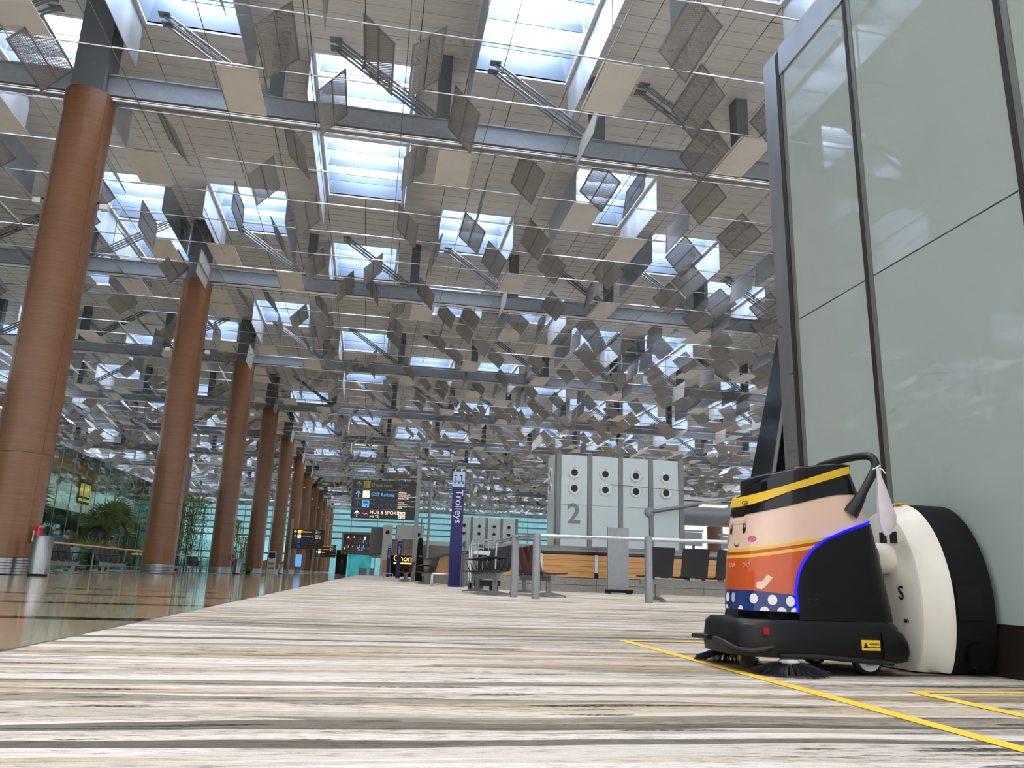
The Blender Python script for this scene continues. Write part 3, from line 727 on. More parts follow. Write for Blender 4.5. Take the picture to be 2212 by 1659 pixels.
band_mesh(bL, vL, 0.004).build('black_band', 'black_gloss', robot, True)
band_mesh(vL, vU, 0.011, 5, 1).build('visor_band', 'visor', robot, True)
def ltop(x): return itp(x, [1.40, 1.47, 1.667, 1.77, 1.80, 1.9], [0.700, 0.722, 0.760, 0.772, 0.772, 0.775])
rows = []
for i in range(9):
    r = []; f = i / 8
    for k in range(NPH + 1):
        ph = 2 * PI * k / NPH; q = S(ph, 0.70); q = Vector((q.x * 0.985, q.y * 0.97, 0)); x = q.x + RX
        sh = 1.0 if f < 0.7 else 1 - 0.16 * ((f - 0.7) / 0.3) ** 1.5
        zt = max(ltop(x), vU(x) + 0.004); zz = vU(x) - 0.01 + (zt - vU(x) + 0.01) * min(1, f / 0.85)
        r.append(Vector((q.x * sh + 0.0 * f, q.y * sh, zz)))
    rows.append(r)
cen = Vector((0, 0, 0.772)); rows.append([Vector((q.x * 0.5, q.y * 0.5, max(ltop(q.x * 0.5 + RX), 0.7) + 0.004)) for q in rows[-1]]); rows.append([cen] * (NPH + 1))
MB().grid(rows).build('lid', 'black_gloss', robot, True)
MB().lathe([(0.03, 0.0), (0.03, 0.006), (0.024, 0.010)], 20, (0.03, 0.03, 0.770)).build('emergency_button', 'red', robot, True)
# sensor window in the lid's front and lidar recess under the visor
MB().box(-0.271, -0.19, -0.048, 0.048, 0.562, 0.590).build('sensor_housing', 'black_gloss', robot)
rec = [[S(phi_y(dy, z), z, 0.002) for dy in (-0.06, -0.03, 0, 0.03, 0.06)] for z in (0.535, 0.545, 0.555, 0.566)]
MB().grid(rec).build('recess_lip', 'paint_skin', robot)
# printed face, dots and marks, each a thin piece lying on the shell
def decal(phi0, z0, poly, m, name, off=0.0022):
    d = (S(phi0 + 0.01, z0) - S(phi0 - 0.01, z0)).length / 0.02
    pts = [S(phi0 + a / d, z0 + b, off) for a, b in poly]; c = (sum(a for a, b in poly) / len(poly), sum(b for a, b in poly) / len(poly))
    return MB().add([S(phi0 + c[0] / d, z0 + c[1], off)] + pts, [(0, i + 1, (i + 1) % len(pts) + 1) for i in range(len(pts))]).build(name, m, robot)
def ell(rx, rz, n_=20, cx=0, cz=0): return [(cx + rx * math.cos(2 * PI * i / n_), cz + rz * math.sin(2 * PI * i / n_)) for i in range(n_)]
for dy in (0.055, -0.055):
    ph = phi_y(dy, 0.514)
    decal(ph, 0.514, ell(0.0105, 0.019), 'paint_black', 'eye', 0.0024); decal(ph, 0.514, ell(0.004, 0.0055, 10, 0.003, 0.009), 'paint_white', 'eye_highlight', 0.0034)
    for a in (-0.008, 0.0, 0.008): decal(ph, 0.535, [(a - 0.0012, -0.004), (a + 0.0012, -0.004), (a * 1.5, 0.007)], 'paint_black', 'eyelash', 0.0024)
    decal(phi_y(dy * 1.85, 0.474), 0.474, ell(0.020, 0.011), 'paint_pink', 'cheek')
sm = [(0.015 * math.cos(a), 0.013 * math.sin(a)) for a in [PI + PI * i / 10 for i in range(11)]] + [(0.0115 * math.cos(a), 0.008 * math.sin(a)) for a in [2 * PI - PI * i / 10 for i in range(11)]]
ph0 = phi_y(0.004, 0.458)
d0 = (S(0.06, 0.458) - S(-0.06, 0.458)).length / 0.12
rr = [[S((0.004 + 0.016 * math.cos(PI + PI * i / 10)) / d0, 0.461 + 0.014 * math.sin(PI + PI * i / 10), 0.0024), S((0.004 + 0.0135 * math.cos(PI + PI * i / 10)) / d0, 0.461 + 0.0095 * math.sin(PI + PI * i / 10), 0.0024)] for i in range(11)]
MB().grid(rr).build('mouth', 'paint_black', robot)
for z, dy in ((0.492, -0.135), (0.474, -0.142), (0.456, -0.148)): decal(phi_y(dy, z), z, ell(0.010, 0.010), 'red', 'flower_mark')
# white dots on the blue hem
for x, s_ in ((1.396, 1), (1.42, 1), (1.47, 1), (1.53, 1), (1.40, -1), (1.44, -1), (1.50, -1)): decal(s_ * phi_x(x, 0.255), 0.256 - 0.05 * max(0, x - 1.41), ell(0.0165, 0.0185), 'paint_white', 'white_dot')
decal(0.0, 0.256, ell(0.0165, 0.0185), 'paint_white', 'white_dot')
half = [(0.0165 * math.cos(PI * i / 12), 0.0165 * math.sin(PI * i / 12)) for i in range(13)]
for x, s_ in ((1.398, 1), (1.445, 1), (1.498, 1), (1.545, 1), (1.398, -1)): decal(s_ * phi_x(x, 0.214), 0.2135, [(a, b * 0.9) for a, b in half], 'paint_white', 'white_dot')
# the pale boot-like mark on the orange
decal(phi_x(1.448, 0.312), 0.312, [(-0.030, -0.010), (-0.024, -0.020), (-0.008, -0.023), (0.006, -0.013), (0.030, 0.020), (0.012, 0.032), (-0.004, 0.008), (-0.016, 0.006), (-0.027, 0.003)], 'paint_skin', 'boot_mark')
def ring_decal(phi0, z0, r0_, r1_, m_, off):
    d = (S(phi0 + 0.01, z0) - S(phi0 - 0.01, z0)).length / 0.02
    rows_ = [[S(phi0 + r_ * math.cos(2 * PI * k / 20) / d, z0 + r_ * math.sin(2 * PI * k / 20), o_) for k in range(21)] for r_, o_ in ((r1_, off), (r1_ * 0.96, off + 0.002), (r0_, off + 0.002), (r0_ * 0.96, off))]
    return MB().grid(rows_).build('sensor_ring', m_, robot, True)
for dy in (0.072, 0.094, -0.012, -0.034): ring_decal(phi_y(dy, 0.377), 0.377, 0.0062, 0.0088, 'ring_orange', 0.001)
for x in (1.598, 1.626): ring_decal(phi_x(x, 0.253), 0.253, 0.0065, 0.0095, 'rubber', 0.008)
put_text('GS', 0.022, 'paint_black', robot, (-0.268, -0.055, 0.612), (PI / 2, 0, math.radians(-62)), 'CENTER', 0.001, 'maker_mark')
# chassis with rubber bumpers, wheels and brushes
def base_ring(z, grow, n_=60):
    x0, x1, b = 1.325 - grow, 1.975 + grow * 0.6, 0.222 + grow; cx, a = (x0 + x1) / 2, (x1 - x0) / 2; out = []
    for k in range(n_ + 1):
        ph = 2 * PI * k / n_; e = 4.2 if math.cos(ph) > 0 else 7; out.append(Vector((cx - a * sp(math.cos(ph), e) - RX, -b * sp(math.sin(ph), e), z)))
    return out
rows = [base_ring(0.056, -0.03), base_ring(0.058, 0.0), base_ring(0.10, 0.004), base_ring(0.165, -0.004), base_ring(0.184, -0.022), base_ring(0.186, -0.12)]
rows.insert(0, [Vector((q.x * 0.05, q.y * 0.05, 0.056)) for q in rows[0]])
MB().grid(rows).build('chassis', 'black', robot, True)
MB().box(-0.22, 0.20, -0.135, 0.135, 0.18, 0.225).box(-0.235, -0.18, -0.145, -0.11, 0.185, 0.205).box(-0.15, -0.10, -0.160, -0.12, 0.182, 0.212).build('neck_mechanism', 'black_matt', robot)
rows = []                                                  # flared, rounded tail
for z_, xe, hw in ((0.044, 0.270, 0.205), (0.05, 0.288, 0.222), (0.08, 0.298, 0.230), (0.115, 0.295, 0.230), (0.145, 0.278, 0.224), (0.165, 0.252, 0.210), (0.19, 0.236, 0.190), (0.24, 0.236, 0.180)):
    rows.append([Vector((0.16 + (xe - 0.16) * sp(math.cos(-PI / 2 + PI * k / 24), 6), hw * sp(math.sin(-PI / 2 + PI * k / 24), 6), z_)) for k in range(25)])
MB().grid(rows).build('tail_bumper', 'black', robot, True)
arc = [q + Vector((0, 0, 0.0)) for q in base_ring(0.062, 0.008)]
near_side = [Vector((x, -0.232, 0.064 - 0.02 * max(0, (x + 0.1) / 0.3))) for x in (-0.25, -0.1, 0.05, 0.19)]
MB().tube(near_side, 0.0085, 8).build('bumper_strip', 'rubber', robot, True)
MB().tube([(-0.385, 0.0, 0.105), (-0.388, -0.07, 0.10), (-0.37, -0.15, 0.08), (-0.33, -0.20, 0.078), (-0.27, -0.228, 0.092)], 0.0095, 8).build('bumper_strip', 'rubber', robot, True)
MB().tube([(-0.384, 0.20, 0.10), (-0.389, 0.10, 0.105), (-0.386, 0.05, 0.105)], 0.0095, 8).build('bumper_strip', 'rubber', robot, True)
MB().box(-0.302, -0.282, -0.2265, -0.222, 0.135, 0.160).build('stop_label', 'red', robot)
w = MB().box(0.075, 0.148, -0.2275, -0.222, 0.088, 0.124).build('warning_label', 'yellow', robot)
MB().prism([(0.080, 0.096), (0.100, 0.096), (0.090, 0.116)], 'y', -0.2285, -0.2272).build('warning_triangle', 'paint_black', w)
put_text('WARNING', 0.0085, 'paint_black', w, (0.103, -0.2283, 0.110), (PI / 2, 0, 0), 'LEFT', 0.0005); put_text('MECHANICAL HAZARD', 0.0055, 'paint_black', w, (0.1005, -0.2283, 0.099), (PI / 2, 0, 0), 'LEFT', 0.0005)
def wheel(name, c, r, wd, m_t, m_h):
    o = MB().lathe([(r * 0.6, -wd / 2), (r * 0.9, -wd / 2), (r, -wd * 0.35), (r, wd * 0.35), (r * 0.9, wd / 2), (r * 0.6, wd / 2)], 28, c, 'y').build(name, m_t, robot, True)
    MB().lathe([(r * 0.78, -wd / 2 - 0.002), (r * 0.78, -wd / 2 + 0.004)], 24, c, 'y').build('wheel_disc', m_h, o, True)
    MB().lathe([(r * 0.5, -wd / 2 - 0.004), (r * 0.45, -wd / 2 - 0.001)], 6, c, 'y').build('hub_nut', 'steel_dark', o); return o
wheel('drive_wheel', (0.125, -0.175, 0.058), 0.058, 0.03, 'rubber', 'white_plastic'); wheel('drive_wheel', (0.125, 0.175, 0.058), 0.058, 0.03, 'rubber', 'white_plastic')
wheel('caster_wheel', (-0.245, 0.03, 0.034), 0.034, 0.022, 'bronze', 'steel_dark')
MB().tube([(-0.225, 0.03, 0.075), (-0.245, 0.01, 0.036)], 0.009, 6).build('caster_fork', 'bronze', robot)
def brush(c, name='side_brush', R=0.135, n_=420, seed=1):
    rnd = random.Random(seed); hub = MB().lathe([(0.03, 0.055), (0.038, 0.045), (0.03, 0.034)], 20, c).build(name, 'white_plastic', robot, True)
    m = MB()
    for i in range(n_):
        a = rnd.random() * 2 * PI
        if (a % (PI / 3)) > PI / 3 * 0.93: continue
        r0_, r1_ = 0.028, R * (0.80 + 0.2 * rnd.random()); z0, z1 = 0.043 - 0.01 * rnd.random(), 0.002 + 0.02 * rnd.random() * rnd.random(); a2 = a + rnd.uniform(-0.06, 0.06)
        p0 = Vector((c[0] + r0_ * math.cos(a), c[1] + r0_ * math.sin(a), z0)); p1 = Vector((c[0] + r1_ * math.cos(a2), c[1] + r1_ * math.sin(a2), z1)); pm = (p0 + p1) / 2 + Vector((0, 0, 0.006))
        sd = Vector((-math.sin(a), math.cos(a), 0)) * 0.0011; u_ = Vector((0, 0, 0.0012))
        for q in (sd, u_): m.add([p0 - q, p0 + q, pm + q, pm - q, p1 + q * 0.6, p1 - q * 0.6], [(0, 1, 2, 3), (3, 2, 4, 5)])
    tag(m.build('bristles', 'bristle', hub), kind='stuff')
M['bristle'] = mat('dark_bristle', (44, 46, 52), 0.45)
brush((-0.20, -0.205, 0.0), seed=1); brush((-0.235, 0.225, 0.0), seed=2)
# push handle across the back
hp = []
for q in [(0.105, -0.178, 0.585), (0.125, -0.196, 0.625), (0.165, -0.20, 0.69), (0.200, -0.20, 0.745), (0.212, -0.196, 0.778), (0.205, -0.18, 0.803), (0.195, -0.14, 0.812), (0.192, 0, 0.815), (0.195, 0.14, 0.812), (0.205, 0.18, 0.803), (0.212, 0.196, 0.778), (0.200, 0.20, 0.745), (0.165, 0.20, 0.69), (0.125, 0.196, 0.625), (0.105, 0.178, 0.585)]: hp.append(Vector(q))
sm_ = []
for i in range(len(hp) - 1):
    a, b, c, d = hp[max(i - 1, 0)], hp[i], hp[i + 1], hp[min(i + 2, len(hp) - 1)]
    for k in range(5):
        u = k / 5; sm_.append(0.5 * ((2 * b) + (-a + c) * u + (2 * a - 5 * b + 4 * c - d) * u * u + (-a + 3 * b - 3 * c + d) * u ** 3))
sm_.append(hp[-1])
MB().tube(sm_, 0.0155, 12).build('push_handle', 'rubber', robot, True)
for s_ in (-1, 1):
    MB().tube([(0.10, s_ * 0.178, 0.58), (0.118, s_ * 0.193, 0.612), (0.14, s_ * 0.199, 0.65)], [0.030, 0.024, 0.018], 14).build('handle_socket', 'rubber', robot, True)

# cloth pouch tied to the handle
t = thing('cloth_pouch', 'small white cloth pouch tied to the robot handle', 'pouch', (RX + 0.205, RY - 0.204, 0.755))
prof = [(0.0, 0.0, 0.005), (0.004, -0.03, 0.009), (0.010, -0.08, 0.018), (0.016, -0.14, 0.028), (0.022, -0.19, 0.036), (0.024, -0.222, 0.030), (0.020, -0.252, 0.012)]
rows = []
for cx_, z_, r_ in prof:
    rows.append([(cx_ + r_ * math.cos(2 * PI * k / 12) * (1.15 if k % 3 else 0.95), -0.012 + 0.45 * r_ * math.sin(2 * PI * k / 12), z_ + 0.012 * math.cos(2 * PI * k / 12) * (r_ / 0.036)) for k in range(13)])
MB().grid(rows).build('bag', 'cloth', t, True)
MB().tube([(math.cos(2 * PI * k / 16) * 0.0185 * 0.9, math.sin(2 * PI * k / 16) * 0.0185 + 0.004, 0.004 + 0.010 * math.cos(2 * PI * k / 16)) for k in range(17)], 0.0025, 5).build('tie_cord', 'white_plastic', t)
MB().tube([(0.004, -0.016, 0.0), (0.014, -0.022, -0.006), (0.024, -0.024, -0.022)], 0.0025, 5).build('cord_tail', 'white_plastic', t)

# docking station against the wall
t = thing('docking_station', 'round cream and black docking station behind the robot against the glass wall', 'dock', (0, RY + 0.04, 0))
def dring(x, ry, rz, zc, n_=64):
    out = []
    for k in range(n_ + 1):
        a = 2 * PI * k / n_; out.append((x, ry * 0.96 * math.cos(a), max(0.006, zc + rz * math.sin(a))))
    return out
def disc(rings, name, m_):
    r_ = [[(rings[0][0][0], 0, 0.25)] * len(rings[0])] + rings + [[(rings[-1][0][0], 0, 0.25)] * len(rings[-1])]
    return MB().grid(r_).build(name, m_, t, True)
disc([dring(2.075, 0.212, 0.343, 0.26), dring(2.08, 0.222, 0.355, 0.258), dring(2.10, 0.23, 0.362, 0.257), dring(2.135, 0.245, 0.378, 0.254), dring(2.16, 0.262, 0.392, 0.25), dring(2.18, 0.268, 0.40, 0.25)], 'front_dish', 'cream')
disc([dring(2.18, 0.262, 0.394, 0.25), dring(2.2, 0.266, 0.40, 0.25), dring(2.352, 0.266, 0.40, 0.25)], 'drum', 'black_matt')
MB().tube([(2.0, -0.03, 0.425), (2.10, -0.03, 0.425)], 0.062, 28).build('charging_port', 'cream', t, True)
MB().box(2.0715, 2.0755, -0.105, -0.065, 0.485, 0.53).build('marker_plate', 'paint_black', t); MB().box(2.0715, 2.0755, -0.04, 0.0, 0.485, 0.53).build('marker_plate', 'paint_black', t)
MB().lathe([(0.05, 0), (0.05, 0.018), (0.03, 0.02)], 24, (2.262, -0.262, 0.075), 'y').build('side_knob', 'black_gloss', t, True)
MB().box(2.19, 2.30, -0.257, -0.250, 0.20, 0.33).build('service_hatch', 'black', t)
MB().box(2.15, 2.20, -0.03, 0.02, 0.648, 0.6535).build('top_label', 'yellow', t)
put_text('S', 0.075, 'paint_black', t, (2.0735, -0.10, 0.29), (PI / 2, 0, -PI / 2), 'CENTER', 0.0012, 'maker_letter'); put_text('an', 0.03, 'paint_black', t, (2.0735, -0.118, 0.19), (PI / 2, 0, -PI / 2), 'CENTER', 0.0012, 'maker_letter')

# yellow tape outlines on the carpet
t = thing('floor_marking', 'yellow tape outline on the carpet running past the robot brushes', 'tape', (0, 0, 0))
MB().add([(1.335, 4.055, 0.0015), (1.385, 4.055, 0.0015), (1.325, 0.4, 0.0015), (1.275, 0.4, 0.0015)], [(0, 1, 2, 3)]).build('tape_strip', 'yellow', t)
MB().add([(1.335, 4.03, 0.002), (2.36, 4.03, 0.002), (2.36, 4.08, 0.002), (1.335, 4.08, 0.002)], [(0, 1, 2, 3)]).build('tape_strip', 'yellow', t)
t = thing('floor_marking', 'smaller yellow tape corner on the carpet under the glass wall skirting', 'tape', (0, 0, 0))
MB().add([(1.66, 2.262, 0.0015), (1.71, 2.262, 0.0015), (1.69, 0.4, 0.0015), (1.64, 0.4, 0.0015)], [(0, 1, 2, 3)]).build('tape_strip', 'yellow', t)
MB().add([(1.66, 2.225, 0.002), (2.36, 2.225, 0.002), (2.36, 2.262, 0.002), (1.66, 2.262, 0.002)], [(0, 1, 2, 3)]).build('tape_strip', 'yellow', t)
tag(MB().tube([(2.30, 2.44, 0.003), (2.315, 2.40, 0.02), (2.34, 2.37, 0.035)], 0.002, 4).build('loose_thread', 'cloth'), 'loose pale thread on the carpet by the dark skirting', 'thread')

# ------------------------------------------------------------------ check-in islands with numbered glass towers
def nozzle_mesh():
    return (MB().lathe([(0.10, 0.0), (0.19, 0.0), (0.195, -0.03), (0.17, -0.05), (0.15, -0.03), (0.12, -0.035), (0.10, -0.01)], 32, (0, 0, 0), 'y').mesh('nozzle_ring', 'white_plastic', True),
            MB().lathe([(0.105, -0.02), (0.105, -0.012)], 28, (0, 0, 0), 'y').mesh('nozzle_mouth', 'paint_black', True))
noz = nozzle_mesh()
def tower(y, num, label):
    t = thing('glass_tower', label, 'tower', (5.55, y, 0), 0, None)
    MB().box(0.02, 4.2, 0.03, 1.0, 0, 4.1).build('core', 'frame_grey', t)
    xs = [0.02 + 1.0 + 0.0]
    for i in range(4):
        x = 0.2 + 1.0 * i
        MB().box(x, x + 0.84, -0.005, 0.025, 0.9, 2.55).build('glass_panel', 'glass_panel', t); MB().box(x, x + 0.84, -0.005, 0.025, 2.56, 4.1).build('glass_panel', 'glass_panel', t)
        MB().box(x - 0.15, x - 0.01, -0.02, 0.03, 0.9, 4.14).build('mullion', 'frame_grey', t)
        for z in (3.55, 3.06):
            o = link('air_nozzle', noz[0], t, (x + 0.42, -0.006, z)); link('nozzle_mouth', noz[1], o)
    MB().box(4.05, 4.22, -0.02, 0.03, 0.9, 4.14).build('mullion', 'frame_grey', t)
    for i in range(1):
        MB().box(0.0, 0.022, 0.12 + 1.6 * i, 0.95 + 1.6 * i, 0.9, 4.1).build('side_glass', 'glass_panel', t)
        for z in (3.55, 3.06): o = link('air_nozzle', noz[0], t, (-0.004, 0.52 + 1.6 * i, z)); o.rotation_euler = (0, 0, -PI / 2); link('nozzle_mouth', noz[1], o)
    put_text(num, 0.85, 'frame_grey', t, (0.62, -0.02, 2.26), (PI / 2, 0, 0), 'CENTER', 0.015, 'tower_number', 0.012)
    return t
tower(23.2, '2', 'pale glass tower marked 2 with round air nozzles behind the counter')
tower(51.2, '4', 'smaller distant pale glass tower marked 4 behind the blue trolley sign')
def counter(y, x0, x1, label, planks=True):
    t = thing('check_in_counter', label, 'counter', (0, y, 0))
    MB().box(x0, x1, 0.02, 1.4, 0.0, 1.0).build('carcass', 'paint_black', t)
    n_ = int((x1 - x0) / 1.5)
    for i in range(n_):
        xa, xb = x0 + i * (x1 - x0) / n_, x0 + (i + 1) * (x1 - x0) / n_
        for z0, z1 in ((0.0, 0.17), (0.18, 0.36)): MB().box(xa + 0.004, xb - 0.004, -0.02, 0.02, z0, z1).build('stone_block', 'stone', t)
        if planks:
            for k in range(4): MB().box(xa + 0.06, xb - 0.06, -0.01, 0.02, 0.375 + k * 0.148, 0.517 + k * 0.148).build('timber_plank', 'timber', t)
        MB().box(xb - 0.05, xb + 0.05, -0.02, 0.02, 0.5, 0.97).build('metal_strip', 'white', t)
        MB().box(xa + 0.006, xb - 0.006, -0.06, 0.1, 1.05, 1.11).build('fascia', 'alu', t)
    MB().box(x0, x1, -0.03, 1.4, 0.985, 1.05).build('shadow_gap', 'counter_top', t)
    MB().box(x0, x1, -0.08, 1.45, 1.11, 1.19).build('worktop', 'frame_grey', t)
    return t
counter(20.6, 3.05, 13.8, 'timber plank check-in counter with stone base in front of tower 2')
counter(48.6, 5.0, 13.0, 'distant timber plank counter below tower 4')
t = thing('side_counter', 'long timber-fronted counter receding beside the far black seats', 'counter', (2.95, 0, 0))
for i in range(26): MB().box(-0.02, 0.02, 25.0 + i * 0.62, 25.6 + i * 0.62, 0.36, 1.02).build('timber_board', 'timber', t)
MB().box(0.02, 1.2, 25.0, 41.2, 0.0, 1.02).build('carcass', 'stone', t); MB().box(-0.05, 1.25, 24.9, 41.3, 1.02, 1.09).build('worktop', 'counter_top', t); MB().box(-0.02, 0.02, 25.0, 41.2, 0, 0.35).build('plinth', 'stone', t)
# arm with cable stays on tower 2
t = thing('signal_arm', 'grey tubular arm with cable stays projecting from tower 2', 'arm', (8.62, 23.17, 2.44))
MB().tube([(0, 0, 0), (2.2, -1.7, 0.42)], 0.06, 10).build('arm_tube', 'alu', t, True); MB().lathe([(0.16, 0), (0.16, -0.05), (0.10, -0.08)], 20, (0, 0, 0), 'y').build('wall_flange', 'alu', t, True)
MB().tube([(-1.27, -0.02, 0.80), (2.15, -1.65, 0.46)], 0.012, 5).build('stay_cable', 'steel_dark', t); MB().box(1.1, 1.9, -1.5, -1.2, 0.12, 0.17).build('lamp_bar', 'txt_cream', t)
# grey information panel on wheels
t = thing('display_panel', 'plain grey upright display panel on a black wheeled base before the counter', 'panel', (6.35, 19.4, 0))
MB().box(-0.27, 0.27, -0.03, 0.03, 0.13, 1.65).build('panel', 'alu', t); MB().box(-0.30, 0.32, -0.2, 0.2, 0.03, 0.10).build('base', 'black_matt', t); MB().box(-0.29, -0.27, -0.035, 0.035, 0.1, 1.66).build('edge', 'steel_dark', t); MB().box(0.27, 0.30, -0.2, 0.2, 0.0, 0.03).box(-0.3, -0.27, -0.2, 0.2, 0, 0.03).build('foot', 'black', t)

# ------------------------------------------------------------------ barriers of posts and rails
def barrier(label, posts, rails):
    t = thing('post_barrier', label, 'barrier', (posts[0][0], posts[0][1], 0)); ox, oy = posts[0]
    for x, y in posts: MB().lathe([(0.062, 0.0), (0.062, 0.99), (0.055, 1.0)], 20, (x - ox, y - oy, 0)).build('post', 'alu', t, True)
    for p in rails: MB().tube([(x - ox, y - oy, z) for x, y, z in p], 0.03, 12).build('rail', 'rail_steel', t, True)
barrier('grey post and steel tube rail barrier in front of the seats', [(2.6, 12.0), (2.41, 12.8), (4.32, 11.7), (6.4, 11.4)],
        [[(2.6, 12.0, 0.955), (4.32, 11.7, 0.955), (6.4, 11.4, 0.955)], [(2.6, 12.0, 0.955), (2.41, 12.8, 0.945), (2.33, 14.2, 0.935)], [(2.33, 14.2, 0.95), (2.33, 14.22, 0.45)]])
barrier('pair of grey barrier posts beside the nearest blue trolley sign', [(2.79, 22.9), (2.76, 20.9)], [[(2.79, 22.9, 0.93), (2.76, 20.9, 0.95), (2.9, 20.2, 0.95)]])

# ------------------------------------------------------------------ beam seating
def seat_meshes(m_):
    pan = MB(); rows = []
    for k in range(9):
        f = k / 8; rows.append([(-0.235 + 0.47 * u, 0.22 - 0.47 * f, 0.43 - 0.025 * math.sin(f * PI) + (0.0 if f < 0.85 else -0.01)) for u in (0, 0.25, 0.5, 0.75, 1)])
    low = [[(p[0], p[1], p[2] - 0.022) for p in r] for r in rows]
    pan.grid(rows).grid(low); pan.grid([[r[0] for r in rows], [r[0] for r in low]]).grid([[r[-1] for r in rows], [r[-1] for r in low]]).grid([rows[0], low[0]]).grid([rows[-1], low[-1]])
    bk = MB(); rows = []
    for k in range(9):
        f = k / 8; rows.append([(-0.235 + 0.47 * u, 0.20 + 0.13 * f ** 1.2 + 0.01 * abs(u - 0.5), 0.425 + 0.45 * f) for u in (0, 0.25, 0.5, 0.75, 1)])
    low = [[(p[0], p[1] + 0.024, p[2]) for p in r] for r in rows]
    bk.grid(rows).grid(low); bk.grid([[r[0] for r in rows], [r[0] for r in low]]).grid([[r[-1] for r in rows], [r[-1] for r in low]]).grid([rows[0], low[0]]).grid([rows[-1], low[-1]])
    return pan.mesh('seat', m_, True), bk.mesh('backrest', m_, True)
SEAT = {m_: seat_meshes(m_) for m_ in ('seat_black', 'seat_red')}
arm_me = MB().tube([(0, 0.16, 0.42), (0, 0.24, 0.63), (0, -0.2, 0.64), (0, -0.1, 0.42)], 0.013, 6).mesh('armrest', 'black', True)
bracket_me = MB().box(-0.05, 0.05, -0.12, 0.12, 0.36, 0.41).mesh('bracket', 'steel_dark')
def seat_row(label, n_, m_, loc, rz, arms=True, pitch=0.58, grp=None):
    """seats along local x; they face local -y"""
    t = thing('seat_row', label, 'seats', loc, rz, grp); w = n_ * pitch
    for i in range(n_):
        x = (i + 0.5) * pitch - w / 2
        link('seat', SEAT[m_][0], t, (x, 0, 0)); link('backrest', SEAT[m_][1], t, (x, 0, 0)); link('bracket', bracket_me, t, (x, 0.02, 0))
        if arms and i < n_ - 1: link('armrest', arm_me, t, (x + pitch / 2, 0, 0))
    if arms:
        link('armrest', arm_me, t, (-w / 2, 0, 0)); link('armrest', arm_me, t, (w / 2, 0, 0))
    MB().box(-w / 2 + 0.05, w / 2 - 0.05, -0.02, 0.06, 0.27, 0.36).build('support_beam', 'seat_leg', t)
    for x in (-w / 2 + 0.35, w / 2 - 0.35):
        MB().box(x - 0.035, x + 0.035, -0.02, 0.06, 0.06, 0.28).build('leg', 'seat_leg', t)
        MB().prism([(-0.28, 0.0), (-0.28, 0.03), (-0.05, 0.075), (0.09, 0.075), (0.32, 0.03), (0.32, 0.0), (0.30, 0.018), (-0.26, 0.018)], 'x', x - 0.03, x + 0.03).build('foot', 'seat_leg', t)
seat_row('row of black seats with armrests nearest the post barrier', 5, 'seat_black', (2.20, 14.7, 0), -PI / 2)
seat_row('row of maroon seats back to back with the black row', 5, 'seat_red', (3.22, 14.8, 0), PI / 2, False)
seat_row('row of black seats seen from behind beyond the barrier rail', 5, 'seat_black', (6.05, 12.75, 0), PI, False, 0.62)
seat_row('distant row of black seats left of the nearest trolley sign', 5, 'seat_black', (2.05, 27.8, 0), -PI / 2)
seat_row('distant row of maroon seats at the foot of the tall sign post', 4, 'seat_red', (1.75, 35.6, 0), -PI / 2)
seat_row('farthest row of black seats along the carpet past the sign post', 5, 'seat_black', (2.3, 47.0, 0), -PI / 2)
for k in range(4):
    for i in range(2):
        seat_row('row of black seats against the balustrade, %s between the %s and %s columns' % (ORD[i], ORD[k], ORD[k + 1]), 5, 'seat_black', (-8.9, Y1 + BAY * k + 4.6 + 5.0 * i, 0), PI / 2, True, 0.58, 'seats along the balustrade')

# ------------------------------------------------------------------ luggage trolley
t = thing('luggage_trolley', 'steel luggage trolley standing among the black seats', 'trolley', (2.52, 17.2, 0), 0.1)
for dx in (-0.28, -0.18):
    pass
for dy, h in ((0.0, 1.10), (0.18, 1.02)):
    MB().tube([(-0.27, dy, 0.2), (-0.27, dy, h - 0.06), (-0.22, dy, h), (0.22, dy, h), (0.27, dy, h - 0.06), (0.27, dy, 0.2)], 0.014, 8).build('hoop', 'rail_steel', t, True)
for x in (-0.12, 0.0, 0.12): MB().tube([(x, 0.0, 0.24), (x, 0.0, 1.08)], 0.008, 6).build('upright_wire', 'steel', t)
MB().box(-0.29, 0.29, -0.45, 0.2, 0.17, 0.20).build('platform', 'steel_dark', t); MB().box(-0.29, 0.29, -0.47, -0.44, 0.12, 0.24).build('bumper', 'rubber', t)
for x in (-0.24, 0.24): MB().lathe([(0.05, -0.02), (0.085, -0.02), (0.085, 0.02), (0.05, 0.02)], 20, (x, 0.12, 0.085), 'x').build('wheel', 'rubber', t, True); MB().lathe([(0.06, -0.015), (0.06, 0.015)], 16, (x, -0.38, 0.06), 'x').build('wheel', 'rubber', t, True)
MB().box(-0.2, 0.2, 0.0, 0.18, 0.78, 0.86).build('basket', 'white_plastic', t)

# stainless hoops guarding the carpet edge
for i, (x, y, lb) in enumerate(((2.28, 23.3, 'low stainless hoop in front of the nearest blue trolley sign'), (1.75, 62.0, 'low stainless hoop by the second blue trolley sign'))):
    t = thing('guard_hoop', lb, 'hoop', (x, y, 0))
    MB().tube([(-0.33, 0, 0), (-0.33, 0, 0.31), (-0.30, 0, 0.34), (0.30, 0, 0.34), (0.33, 0, 0.31), (0.33, 0, 0)], 0.03, 10).build('bent_tube', 'rail_steel', t, True)
    MB().tube([(-0.33, 0.5, 0), (-0.33, 0.5, 0.31), (-0.30, 0.5, 0.34), (0.30, 0.5, 0.34), (0.33, 0.5, 0.31), (0.33, 0.5, 0)], 0.03, 10).build('bent_tube', 'rail_steel', t, True)

